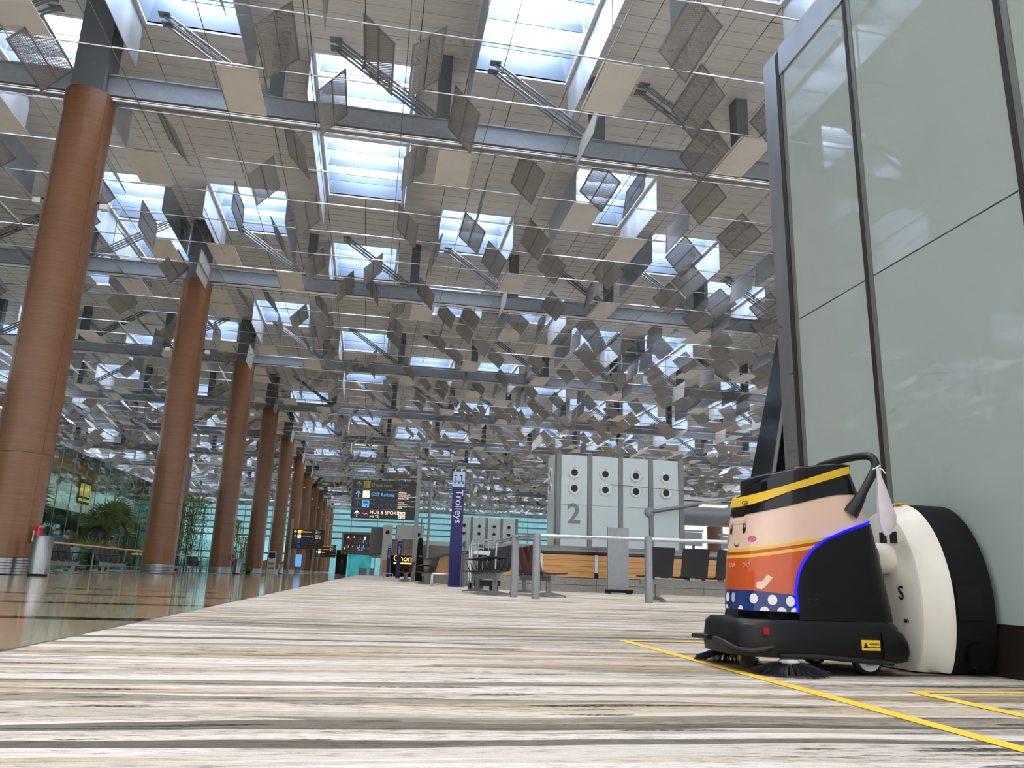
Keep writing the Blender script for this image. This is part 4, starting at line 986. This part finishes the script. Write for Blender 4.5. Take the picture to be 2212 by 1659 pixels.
# ------------------------------------------------------------------ blue trolley signs
def trolley_icon(parent, x, z, s_):
    m = MB()
    for dx in (-0.1, 0.08): m.box(x + dx * s_, x + dx * s_ + 0.02 * s_, -0.075, -0.071, z - 0.05 * s_, z + 0.14 * s_).box(x + (dx - 0.04) * s_, x + (dx + 0.05) * s_, -0.075, -0.071, z + 0.12 * s_, z + 0.16 * s_)
    m.box(x - 0.14 * s_, x + 0.18 * s_, -0.075, -0.071, z - 0.06 * s_, z - 0.035 * s_)
    for dx in (-0.11, 0.02, 0.15): m.lathe([(0.03 * s_, -0.075), (0.03 * s_, -0.071)], 12, (x + dx * s_, 0, z - 0.1 * s_), 'y')
    m.build('trolley_symbol', 'navy', parent)
for x, y, lb in ((2.52, 22.75, 'tallest navy blue trolleys sign on the carpet, nearest the camera'), (2.5, 63.0, 'middle navy blue trolleys sign far down the hall'), (2.2, 80.0, 'farthest slim navy blue trolleys sign')):
    t = thing('trolley_sign', lb, 'sign', (x, y, 0))
    MB().box(-0.17, 0.17, -0.07, 0.07, 0.0, 2.86).build('pillar', 'navy', t); MB().box(-0.17, 0.17, -0.07, 0.07, 2.86, 3.31).build('head_panel', 'paleblue', t)
    trolley_icon(t, -0.02, 3.07, 0.9)
    o = put_text('Trolleys', 0.30, 'paint_white', t, (0.02, -0.073, 2.78), (0, 0, 0), 'LEFT', 0.002); o.rotation_euler = (PI / 2, PI / 2, 0)

# ------------------------------------------------------------------ hanging direction signs on tall posts
def arrow(parent, x, z, s_, ang, m_, y=-0.062):
    pts = [(-0.028, -0.42), (0.028 + 0.03, -0.42), (0.058, 0.18), (0.30, -0.06), (0.38, 0.02), (0.015, 0.42), (-0.35, 0.02), (-0.27, -0.06), (-0.03, 0.18)]
    c, sn = math.cos(ang), math.sin(ang)
    MB().prism([(x + s_ * (a * c - b * sn), z + s_ * (a * sn + b * c)) for a, b in pts], 'y', y, y + 0.004).build('arrow', m_, parent)
def sign_post(label, x, y, side, rows_, zt, w=3.0, rh=0.43):
    t = thing('direction_sign', label, 'sign', (x, y, 0))
    MB().box(-0.10, 0.10, -0.09, 0.09, 0.0, zt + 0.98).build('post', 'signpost', t)
    xa = (-w - 0.1) if side < 0 else 0.1
    for i, (ang, icon_m, icon_txt, big, bm_, small, sm_m) in enumerate(rows_):
        z1 = zt - i * (rh + 0.03); z0 = z1 - rh; zc = (z0 + z1) / 2
        p = MB().box(xa, xa + w, -0.06, 0.06, z0, z1).build('sign_panel', 'sign_black', t)
        arrow(p, xa + 0.28, zc, 0.36, ang, bm_)
        MB().box(xa + 0.50, xa + 0.82, -0.064, -0.06, zc - 0.16, zc + 0.16).build('symbol_tile', icon_m, p)
        if icon_txt == 'plane':
            MB().prism([(xa + 0.55, zc + 0.02), (xa + 0.60, zc + 0.0), (xa + 0.66, zc + 0.03), (xa + 0.60, zc + 0.10), (xa + 0.63, zc + 0.10), (xa + 0.72, zc + 0.05), (xa + 0.79, zc + 0.075), (xa + 0.79, zc + 0.095), (xa + 0.58, zc - 0.01 + 0.0)], 'y', -0.066, -0.064).build('plane_symbol', 'sign_black', p)
            MB().box(xa + 0.54, xa + 0.72, -0.066, -0.064, zc - 0.11, zc - 0.09).build('runway_symbol', 'sign_black', p)
        elif icon_txt == 'money':
            MB().box(xa + 0.54, xa + 0.78, -0.066, -0.064, zc + 0.02, zc + 0.12).build('note_symbol', 'txt_blue_dim', p)
            MB().lathe([(0.035, -0.066), (0.035, -0.064)], 14, (xa + 0.60, 0, zc - 0.06), 'y').lathe([(0.035, -0.066), (0.035, -0.064)], 14, (xa + 0.71, 0, zc - 0.10), 'y').build('coin_symbol', 'txt_blue_dim', p)
        elif icon_txt == 'script':
            MB().tube([(xa + 0.54 + 0.03 * k, -0.066, zc + 0.03 * math.sin(k * 1.3)) for k in range(9)], 0.006, 5).build('script_symbol', 'txt_cream' if icon_m == 'txt_purple' else 'txt_orange', p)
        lines = big.split('|')
        put_text(lines[0], 0.225, bm_, p, (xa + 0.88, -0.063, zc + (0.08 if len(lines) > 1 else 0)), ext=0.002)
        if len(lines) > 1: put_text(lines[1], 0.15, bm_, p, (xa + 0.88, -0.063, zc - 0.11), ext=0.002)
        if small == 'tiles':
            for a in (0, 1):
                for b in (0, 1):
                    q = MB().box(xa + w - 0.78 + a * 0.17, xa + w - 0.63 + a * 0.17, -0.064, -0.06, zc - 0.165 + b * 0.17, zc - 0.015 + b * 0.17).build('service_tile', sm_m, p)
                    MB().box(xa + w - 0.74 + a * 0.17, xa + w - 0.69 + a * 0.17, -0.066, -0.064, zc - 0.14 + b * 0.17, zc - 0.05 + b * 0.17).build('service_symbol', 'sign_black', q)
        elif small:
            for k, ln in enumerate(small.split('|')): put_text(ln, 0.078, sm_m, p, (xa + w - 0.84, -0.063, zc + 0.135 - 0.09 * k), ext=0.002)
    return t
UPA, LFT, DIAG = 0.0, PI / 2, -PI / 4
sign_post('large black direction sign reading Departure and GST Refund on a grey post', 2.2, 37.4, -1, [
    (UPA, 'txt_yellow_dim', 'plane', 'Departure', 'txt_yellow_dim', '离境|Keberangkatan|புறப்பாடு|出発', 'txt_grey'),
    (UPA, 'txt_cream', 'script', 'GST Refund', 'txt_blue', '消费税退款|Pengembalian GST|பொருள் சேவை வரி|消費税払い戻し', 'txt_cream'),
    (UPA, 'txt_blue', 'money', 'Money Changer', 'txt_blue_dim', '货币兑换|Pengurup Wang|பணமாற்று சேவை|両替所', 'txt_cream'),
    (UPA, 'txt_purple', 'script', 'HUB & SPOKE|(via T2)', 'txt_cream', 'tiles', 'txt_cream')], 4.62)
sign_post('distant black direction sign with a lit orange Departure line', -7.3, 78.0, 1, [
    (LFT, 'txt_orange', '', 'Departure', 'txt_orange', '离境|Keberangkatan|புறப்பாடு|出発', 'txt_cream'),
    (UPA, 'txt_cream', '', 'GST Refund', 'txt_blue', '消费税退款|Pengembalian GST|பொருள் வரி|消費税払い戻し', 'txt_cream'),
    (DIAG, 'txt_blue_dim', '', 'Money Changer', 'txt_blue_dim', '货币兑换|Pengurup Wang|பணமாற்று|両替所', 'txt_grey'),
    (LFT, 'txt_blue_dim', '', 'Toilets', 'txt_blue_dim', '', 'txt_grey')], 4.22)
sign_post('farthest black direction sign with orange Train to City line', -7.6, 118.0, 1, [
    (LFT, 'txt_orange', '', 'Train to City', 'txt_orange', '地铁|Tren ke Bandar|ரயில்|電車', 'txt_cream'),
    (UPA, 'txt_orange', '', 'Departure T1', 'txt_orange', '离境|Keberangkatan|புறப்பாடு|出発', 'txt_cream'),
    (UPA, 'txt_cream', '', 'Hotels', 'txt_cream', '', 'txt_grey'),
    (LFT, 'txt_grey', '', 'Toilets', 'txt_grey', '', 'txt_grey')], 4.2)
# black tapered stand by the large sign
t = thing('tapered_totem', 'black tapered totem standing beside the large direction sign post', 'totem', (2.55, 38.4, 0))
MB().add([(-0.30, -0.15, 0), (0.25, -0.15, 0), (0.25, 0.15, 0), (-0.30, 0.15, 0), (-0.12, -0.08, 2.05), (0.05, -0.08, 2.05), (0.05, 0.08, 2.05), (-0.12, 0.08, 2.05)], [(0, 3, 2, 1), (4, 5, 6, 7), (0, 1, 5, 4), (1, 2, 6, 5), (2, 3, 7, 6), (3, 0, 4, 7)]).build('body', 'black_matt', t)
MB().box(-0.06, 0.08, -0.155, -0.12, 1.15, 1.22).build('screen_logo', 'alu', t)

# ------------------------------------------------------------------ bins, extinguishers, totems along the columns
for i, (x, y) in enumerate(((-7.45, 20.0), (-7.75, 50.6), (-7.35, 72.0))):
    t = thing('waste_bin', 'brushed steel cylindrical bin beside the %s column' % ORD[(0, 2, 4)[i]], 'bin', (x, y, 0))
    MB().lathe([(0.205, 0.04), (0.215, 0.05), (0.215, 0.88), (0.205, 0.9), (0.14, 0.9), (0.13, 0.86)], 32).build('body', 'steel', t, True); MB().lathe([(0.20, 0.0), (0.20, 0.04)], 32).build('plinth', 'black_matt', t, True)
for k in (0, 2, 4):
    t = thing('fire_extinguisher', 'red fire extinguisher on the %s column' % ORD[k], 'extinguisher', (XCOL + RC + 0.10, Y1 + BAY * k - 0.25, 0.74))
    MB().lathe([(0.07, 0.0), (0.085, 0.01), (0.085, 0.34), (0.06, 0.40), (0.025, 0.42), (0.025, 0.45)], 20).build('cylinder', 'red', t, True); MB().lathe([(0.087, 0.16), (0.087, 0.18)], 20).build('label_band', 'white', t, True)
    MB().tube([(0, 0, 0.45), (0.10, -0.02, 0.48)], 0.012, 6).build('lever', 'black', t); MB().box(-0.10, -0.04, -0.05, 0.05, 0.05, 0.3).build('bracket', 'steel_dark', t)
t = thing('info_totem', 'white and blue information totem beside the fifth column', 'totem', (-7.9, 69.5, 0))
MB().box(-0.33, 0.33, -0.06, 0.06, 0.05, 1.85).build('body', 'white', t); MB().prism([(-0.27, 1.75), (0.27, 1.75), (0.27, 1.35), (0, 1.22), (-0.27, 1.35)], 'y', -0.065, -0.06).build('blue_shield', 'navy', t)
MB().box(-0.37, -0.33, -0.06, 0.06, 0.0, 1.85).build('edge', 'black_matt', t)
for i in range(3): MB().box(-0.22 + 0.16 * i, -0.12 + 0.16 * i, -0.065, -0.06, 0.75, 0.92).box(-0.22 + 0.16 * i, -0.10 + 0.16 * i, -0.065, -0.06, 0.35, 0.55).build('printed_symbol', 'frame_grey', t)
t = thing('blue_notice', 'small pale blue notice board beside the sixth column', 'notice', (-6.9, 84.0, 0)); MB().box(-0.3, 0.3, -0.03, 0.03, 0.75, 1.95).build('board', 'txt_blue', t); MB().box(-0.04, 0.04, -0.03, 0.03, 0, 0.75).build('stand', 'alu', t)
t = thing('timber_box', 'small slanted timber stand between the fourth and fifth columns', 'stand', (-8.5, 70.5, 0)); MB().prism([(-0.6, 0.3), (0.5, 0.3), (0.5, 1.3), (-0.6, 0.9)], 'y', -0.3, 0.3).build('body', 'timber', t); MB().box(-0.7, 0.6, -0.35, 0.35, 0, 0.3).build('plinth', 'white', t)

# ------------------------------------------------------------------ balustrade, garden and glass wall on the far side of the columns
t = thing('balustrade', 'glass balustrade with a timber handrail behind the black seats', 'balustrade', (-11.7, 0, 0))
MB().tube([(0, 14, 1.05), (0, 92, 1.05)], 0.045, 10).build('handrail', 'timber', t, True); MB().box(-0.02, 0.02, 14, 92, 0.22, 0.26).build('lower_rail', 'steel_dark', t)
for i in range(34): MB().box(-0.006, 0.006, 14.1 + i * 2.3, 16.2 + i * 2.3, 0.06, 0.95).build('glass_panel', 'rail_glass', t); MB().box(-0.025, 0.025, 13.98 + i * 2.3, 14.06 + i * 2.3, 0, 1.02).build('post', 'steel_dark', t)
gw = tag(link('wall_left', None), 'green tinted glass wall reflecting the hall behind the balustrade', 'wall', kind='structure')
for i in range(26):
    MB().box(-15.02, -15.0, 12.05 + i * 1.8, 13.82 + i * 1.8, 0, 5.9).build('pane', 'green_glass', gw); MB().box(-15.03, -14.985, 13.82 + i * 1.8, 13.85 + i * 1.8, 0, 5.95).build('mullion', 'steel_dark', gw)
M['garden_wall'] = mat('dim_green_wall', (66, 76, 70), 0.7, 0, 0.4, (0.5, 0.25, 1.2))
tag(MB().box(-50.2, -50, 0, 186, -0.3, 9.0).build('wall_outer', 'garden_wall'), 'dim green back wall seen through the glass', 'wall', kind='structure')
# things glowing behind the glass
t = thing('amber_canopy', 'curved amber ceiling band behind the green glass', 'canopy', (-16.4, 0, 0))
pts = [(0.0, 42.5 + 10.5 * k / 14, 5.75 - 0.55 * (k / 14) ** 1.5) for k in range(15)]
MB().grid([[(p[0], p[1], p[2] + 0.22 * (1.2 - i / 14)), (p[0], p[1], p[2] - 0.32 * (1.2 - i / 14)), (p[0] - 0.4, p[1], p[2] - 0.32 * (1.2 - i / 14)), (p[0] - 0.4, p[1], p[2] + 0.22 * (1.2 - i / 14))] for i, p in enumerate(pts)]).build('band', 'orange_glow', t, True)
MB().grid([[(0.1, 45.5 + 5.0 * k / 8, 4.75 + 0.22 * math.sin(PI * k / 8)), (0.1, 45.5 + 5.0 * k / 8, 4.75 - 0.2 * math.sin(PI * k / 8))] for k in range(9)]).build('lower_leaf', 'orange_glow', t)
for k in range(4): MB().tube([(-0.2, 43.5 + 2.6 * k, 5.6), (-0.2, 43.5 + 2.6 * k, 15.85)], 0.006, 5).build('hanger_wire', 'steel_dark', t)
t = thing('lit_shop_sign', 'small glowing yellow shop sign behind the green glass', 'sign', (-16.0, 47.6, 4.0))
for i in range(4):
    m = MB(); y0 = -0.75 + i * 0.4
    m.box(-0.02, 0.02, y0, y0 + 0.06, 0, 0.7).box(-0.02, 0.02, y0 + 0.22, y0 + 0.28, 0, 0.7).box(-0.02, 0.02, y0, y0 + 0.28, 0.32 + 0.1 * (i % 2), 0.40 + 0.1 * (i % 2))
    m.build('lit_letter', 'lit_yellow', t)
MB().box(-0.02, 0.02, -0.8, 0.85, -0.28, -0.12).build('lit_bar', 'lit_yellow', t); MB().box(-0.10, -0.05, -0.9, 0.95, -0.4, 0.85).build('backing', 'black_matt', t); MB().box(-0.10, -0.05, -0.05, 0.05, -4.1, -0.4).build('pole', 'black_matt', t)
for i, (y0, y1, z0, z1) in enumerate(((30, 44, 1.7, 2.5), (45.5, 58, 1.8, 2.5), (60, 74, 1.8, 2.6))): tag(MB().box(-26.1, -26, y0, y1, z0, z1).build('lit_window_strip', 'teal_glow'), 'strip of teal light behind the green glass, %s from the nearest column' % ORD[i], 'window', 'teal window strips')
# fan palms between the balustrade and the glass
def fan_leaf(seed):
    rnd = random.Random(seed); m = MB(); n_ = 22
    for k in range(n_):
        a = -1.9 + 3.8 * k / (n_ - 1); L = 1.0 * (0.75 + 0.25 * math.cos(a * 0.7)) * rnd.uniform(0.92, 1.05); d = Vector((math.sin(a), 0, math.cos(a))); s_ = Vector((math.cos(a), 0, -math.sin(a)))
        b = d * L * 0.55; c = d * L + Vector((0, -0.22 - rnd.random() * 0.1, -0.18 * L))
        m.add([(0, 0, 0), tuple(b - s_ * 0.045), tuple(c), tuple(b + s_ * 0.045), tuple(b + Vector((0, -0.05, 0.02)))], [(0, 1, 4), (0, 4, 3), (1, 2, 4), (4, 2, 3)])
    return m.mesh('fan_leaf', 'palm')
leaves = [fan_leaf(i) for i in range(3)]
def palm(label, x, y, z0, h, n_, seed, sc=1.0):
    rnd = random.Random(seed); t = thing('fan_palm', label, 'palm', (x, y, z0), 0, 'fan palms behind the balustrade')
    MB().tube([(0, 0, 0), (0.04, 0.02, h * 0.5), (0, 0, h)], [0.14, 0.11, 0.09], 10).build('trunk', 'bark', t, True)
    for i in range(n_):
        a = 2 * PI * i / n_ + rnd.uniform(-0.3, 0.3); e = rnd.uniform(0.1, 1.1); r_ = rnd.uniform(0.5, 1.0) * sc
        p = Vector((math.cos(a) * math.cos(e) * r_, math.sin(a) * math.cos(e) * r_, h + math.sin(e) * r_))
        st = MB().tube([(0, 0, h - 0.05), (p.x * 0.5, p.y * 0.5, (h + p.z) / 2 + 0.05), tuple(p)], 0.014, 5).build('leaf_stalk', 'palm', t)
        o = link('fan_leaf', leaves[i % 3], st, p); o.rotation_euler = (rnd.uniform(-0.9, 0.2), rnd.uniform(-0.4, 0.4), a + PI / 2); o.scale = (sc, sc, sc)
palm('tall fan palm beside the second column', -13.6, 44.5, -0.3, 2.2, 12, 3, 1.2)
palm('low spreading fan palm behind the nearest balustrade seats', -13.75, 38.5, -0.6, 0.6, 10, 5, 1.1)
palm('low fan palm left of the second column', -13.75, 43.0, -0.6, 0.7, 10, 8, 1.1)
palm('dark fan palm beside the first column', -13.4, 32.0, -0.3, 2.6, 11, 11, 1.2)
def bamboo(label, x, y, h, w, n_, seed):
    rnd = random.Random(seed); t = thing('bamboo_screen', label, 'bamboo', (x, y, -0.2), 0, 'bamboo screens'); m = MB(); c = MB()
    for i in range(16):
        px, py = rnd.uniform(-0.6, 0.6), rnd.uniform(-w, w); c.tube([(px, py, 0), (px + rnd.uniform(-0.2, 0.2), py + rnd.uniform(-0.3, 0.3), h * rnd.uniform(0.8, 1.0))], 0.03, 5)
    c.build('canes', 'bark', t)
    for i in range(n_):
        p = Vector((rnd.uniform(-0.8, 0.9), rnd.uniform(-w, w), h * (1 - rnd.random() ** 1.6 * 0.75))); a = rnd.random() * 2 * PI; L = rnd.uniform(0.18, 0.36); d = Vector((math.cos(a), math.sin(a), rnd.uniform(-1.0, -0.1))).normalized(); s_ = d.cross(Vector((0, 0, 1))).normalized() * 0.035
        m.add([p, p + d * L * 0.4 + s_, p + d * L, p + d * L * 0.4 - s_], [(0, 1, 2, 3)])
    tag(m.build('foliage', 'leaf', t), kind='stuff')
bamboo('tall bamboo screen behind the balustrade right of the second column', -13.2, 62.0, 5.6, 3.4, 3500, 1)
bamboo('tall bamboo screen right of the third column', -13.2, 79.0, 5.2, 3.0, 3000, 2)
bamboo('green bamboo clump behind the fourth and fifth columns', -14.0, 97.0, 4.2, 3.2, 2500, 4)
tag(MB().box(-16.6, -14.6, 66, 66.4, 0, 9).build('concrete_pier', 'paint_grey'), 'dim concrete pier between the bamboo screens', 'pier', kind='structure')
t = thing('potted_plant', 'small light green plant on the floor beside the fourth column', 'plant', (-7.9, 56.5, 0)); m = MB(); rnd = random.Random(5)
for i in range(60):
    a = rnd.random() * 2 * PI; L = rnd.uniform(0.3, 0.5); e = rnd.uniform(0.2, 1.2); d = Vector((math.cos(a) * math.cos(e), math.sin(a) * math.cos(e), math.sin(e))); s_ = d.cross(Vector((0, 0, 1))).normalized() * 0.06; p = Vector((0, 0, 0.18))
    m.add([p, p + d * L * 0.5 + s_, p + d * L - Vector((0, 0, 0.1)), p + d * L * 0.5 - s_], [(0, 1, 2, 3)])
m.build('leaves', 'leaf', t); MB().lathe([(0.13, 0), (0.17, 0.2), (0.16, 0.2)], 16).build('pot', 'black_matt', t, True)

# ------------------------------------------------------------------ far end and right side of the hall
wb = tag(link('wall_back', None), 'glazed end wall far down the hall', 'wall', kind='structure')
for i in range(20): MB().box(-52 + i * 6.0, -46.15 + i * 6.0, 186, 186.03, 0, 15.9).build('pane', 'clear_glass', wb); MB().box(-46.15 + i * 6.0, -46.0 + i * 6.0, 185.9, 186.1, 0, 15.9).build('mullion', 'frame_grey', wb)
for z in (3.9, 7.7, 9.2, 10.6, 12.0, 13.4): MB().box(-52, 68, 185.8, 186.1, z, z + 0.35).build('transom', 'post', wb)
t = thing('shop_showcase', 'colourful lit shop showcase above the far teal entrance', 'shop', (-1.9, 150, 0))
MB().box(-2.9, 2.7, 0, 3, 3.6, 7.6).build('box', 'frame_grey', t); MB().box(-2.55, 2.45, -0.05, 0.0, 4.05, 7.3).build('window', 'black_gloss', t)
rnd = random.Random(9)
for i in range(34):
    x, z = rnd.uniform(-2.4, 2.2), rnd.uniform(4.2, 6.9); w_ = rnd.uniform(0.12, 0.45); h_ = rnd.uniform(0.2, 0.7); MB().prism([(x, z), (x + w_, z), (x + w_ * 0.8, z + h_), (x + w_ * 0.3, z + h_ * 1.1)], 'y', -0.12, -0.05).build('display_item', rnd.choice(['red', 'txt_orange', 'palm', 'txt_cream', 'navy', 'txt_yellow_dim', 'txt_blue', 'timber']), t)
for i in range(8): MB().box(-2.6 + i * 0.7, -2.4 + i * 0.7, -0.06, 0.0, 3.68, 3.85).build('downlight', 'black_matt', t)
tag(MB().box(-3.4, 0.9, 152, 152.1, 0, 3.6).build('lit_entrance', 'teal_glow'), 'glowing teal glass entrance under the far showcase', 'entrance', kind='structure')
tag(MB().box(-5.6, -3.6, 151, 152.5, 0, 4.4).build('dark_portal', 'black_matt'), 'dark doorway beside the far teal entrance', 'doorway', kind='structure')
t = thing('reception_desk', 'small grey desk in front of the far teal entrance', 'desk', (-0.4, 140, 0)); MB().box(-0.8, 0.6, -0.4, 0.4, 0, 1.15).build('body', 'paint_grey', t); MB().box(1.0, 1.9, -0.4, 0.4, 0, 1.2).build('side_unit', 'alu', t)
def block(name, x0, x1, y0, y1, z0, z1, m_, label, cat='wall'): return tag(MB().box(x0, x1, y0, y1, z0, z1).build(name, m_), label, cat, kind='structure')
block('wall_block', 0.35, 2.0, 112, 128, 3.0, 6.6, 'paint_grey', 'grey projecting block left of the far white tower')
tw = tag(link('white_tower', None, None, (0, 0, 0)), 'far white tower with black round openings', 'tower', kind='structure')
MB().box(2.0, 3.3, 110, 116, 0, 6.9).build('shaft', 'offwhite', tw); MB().box(3.9, 6.2, 110, 116, 5.1, 7.0).build('cladding', 'offwhite', tw); MB().box(6.3, 7.6, 110, 116, 5.1, 7.0).build('cladding', 'offwhite', tw); MB().box(7.7, 15.0, 118, 119, 4.6, 5.3).build('cladding', 'offwhite', tw)
for x, z in ((2.6, 5.9), (6.9, 5.75)): MB().lathe([(0.28, 0.0), (0.28, -0.05)], 20, (x, 109.98, z), 'y').build('round_opening', 'paint_black', tw)
MB().box(2.2, 3.1, 109.9, 110, 0.6, 2.2).build('poster', 'timber', tw)
block('shop_wall', 3.4, 7.7, 111, 117, 2.9, 5.1, 'paint_grey', 'grey shop front above the lit Chomel sign')
block('shop_interior', 3.4, 7.7, 114, 117, 0, 2.9, 'black_matt', 'dark shop interior under the lit Chomel sign')
block('grey_band', 7.7, 15, 116, 118, 2.2, 4.6, 'paint_grey', 'grey wall band right of the far white tower')
block('blue_band', 7.7, 15, 115.5, 116, 0, 2.2, 'duct', 'blue grey shop front right of the far white tower')
t = thing('lit_shop_sign', 'glowing yellow Chomel shop sign far down the hall', 'sign', (5.5, 110.7, 2.45)); put_text('Chomel', 1.15, 'lit_orange', t, (0, 0, 0), (PI / 2, 0, 0), 'CENTER', 0.05, 'lit_lettering'); MB().box(-1.75, 1.5, 0.1, 0.2, -0.75, -0.55).build('lit_bar', 'lit_orange', t)
block('wall_right_outer', 66, 66.2, 30, 186, 0, 3.0, 'paint_grey', 'low grey wall along the right edge of the hall')
t = thing('big_duct', 'big silver horizontal duct beyond tower 2', 'duct', (0, 40, 4.06)); MB().tube([(12.5, 0, 0), (30, 0, 0)], 0.68, 36).build('duct_skin', 'duct', t, True); MB().box(12.5, 30, -0.3, 0.3, 0.66, 0.85).build('top_tray', 'white', t)
for i in range(6): MB().lathe([(0.69, -0.02), (0.69, 0.02)], 36, (13.5 + i * 3.0, 0, 0), 'x').build('duct_joint', 'frame_grey', t, True)
for x in (14, 22, 29): MB().tube([(x, 0, -4.06), (x, 0, -0.6)], 0.09, 10).build('duct_leg', 'alu', t, True)
t = thing('column', 'wood-clad column seen under the silver duct beyond tower 2', 'column', (27.9, 60, 0), 0, None, 'structure'); MB().lathe([(RC, 2.9), (RC, 4.9)], 40).build('upper_cladding', 'column', t, True); link('lower_cladding', cm[1], t); link('steel_base', cm[2], t)
for i, (x, y) in enumerate(((15.6, 36), (18.4, 38))):
    t = thing('desk_monitor', 'grey desk monitor behind the counter, %s from tower 2' % ORD[i], 'monitor', (x, y, 0)); MB().box(-0.45, 0.45, -0.05, 0.05, 2.1, 2.75).build('screen', 'duct', t); MB().box(-0.6, 0.5, -0.1, 0.1, 2.78, 2.86).build('canopy', 'alu', t); MB().box(-0.05, 0.05, -0.05, 0.05, 0.0, 2.15).build('stand', 'post', t)
counter(33.0, 12.5, 26.0, 'pale counter row beyond tower 2 under the silver duct', False)
for i, (x, y, h) in enumerate(((3.3, 44, 5.4), (4.6, 70, 5.2), (7.9, 75, 5.6))): tag(MB().lathe([(0.07, 0), (0.07, h)], 12, (0, 0, 0)).build('slim_pole', 'alu', None, True, (x, y, 0)), 'slim grey pole far down the carpet, %s behind the trolley sign' % ORD[i], 'pole', 'slim poles')

# ------------------------------------------------------------------ a person far down the hall
def person(label, x, y, rz):
    t = thing('person', label, 'person', (x, y, 0), rz)
    V_ = [(0, 0, 0.95), (0, 0, 1.15), (0, 0, 1.38), (0, 0.0, 1.50), (0, -0.01, 1.58), (0, -0.01, 1.68), (0.19, 0, 1.40), (0.25, 0.02, 1.12), (0.26, -0.06, 0.88), (-0.19, 0, 1.40), (-0.25, 0.0, 1.12), (-0.26, -0.08, 0.88),
          (0.10, 0, 0.88), (0.11, -0.06, 0.48), (0.11, 0.02, 0.08), (0.11, -0.12, 0.03), (-0.10, 0, 0.88), (-0.10, 0.05, 0.48), (-0.10, 0.14, 0.08), (-0.10, 0.02, 0.03)]
    E_ = [(0, 1), (1, 2), (2, 3), (3, 4), (4, 5), (2, 6), (6, 7), (7, 8), (2, 9), (9, 10), (10, 11), (0, 12), (12, 13), (13, 14), (14, 15), (0, 16), (16, 17), (17, 18), (18, 19)]
    R_ = [0.15, 0.14, 0.17, 0.06, 0.09, 0.085, 0.07, 0.05, 0.04, 0.07, 0.05, 0.04, 0.09, 0.065, 0.045, 0.04, 0.09, 0.065, 0.045, 0.04]
    me = bpy.data.meshes.new('body'); me.from_pydata(V_, E_, []); me.materials.append(M['clothes_dark']); o = link('body', me, t)
    sk_ = o.modifiers.new('skin', 'SKIN'); o.modifiers.new('smooth', 'SUBSURF').levels = 1
    me.skin_vertices[0].data[0].use_root = True
    for i, r_ in enumerate(R_): me.skin_vertices[0].data[i].radius = (r_, r_)
    MB().lathe([(0.02, 1.50), (0.075, 1.54), (0.098, 1.62), (0.095, 1.68), (0.06, 1.74), (0.01, 1.76)], 16, (0, -0.015, 0)).build('head', 'skin', t, True); MB().lathe([(0.09, 1.66), (0.104, 1.68), (0.07, 1.755), (0.01, 1.775)], 16, (0, 0.0, 0)).build('hair', 'black_matt', t, True)
bpy.context.view_layer.update()
try:
    person('person in dark clothes walking far down the hall beside the dark doorway', -2.75, 92.0, 0.3)
except Exception as ex:
    print('person', ex)
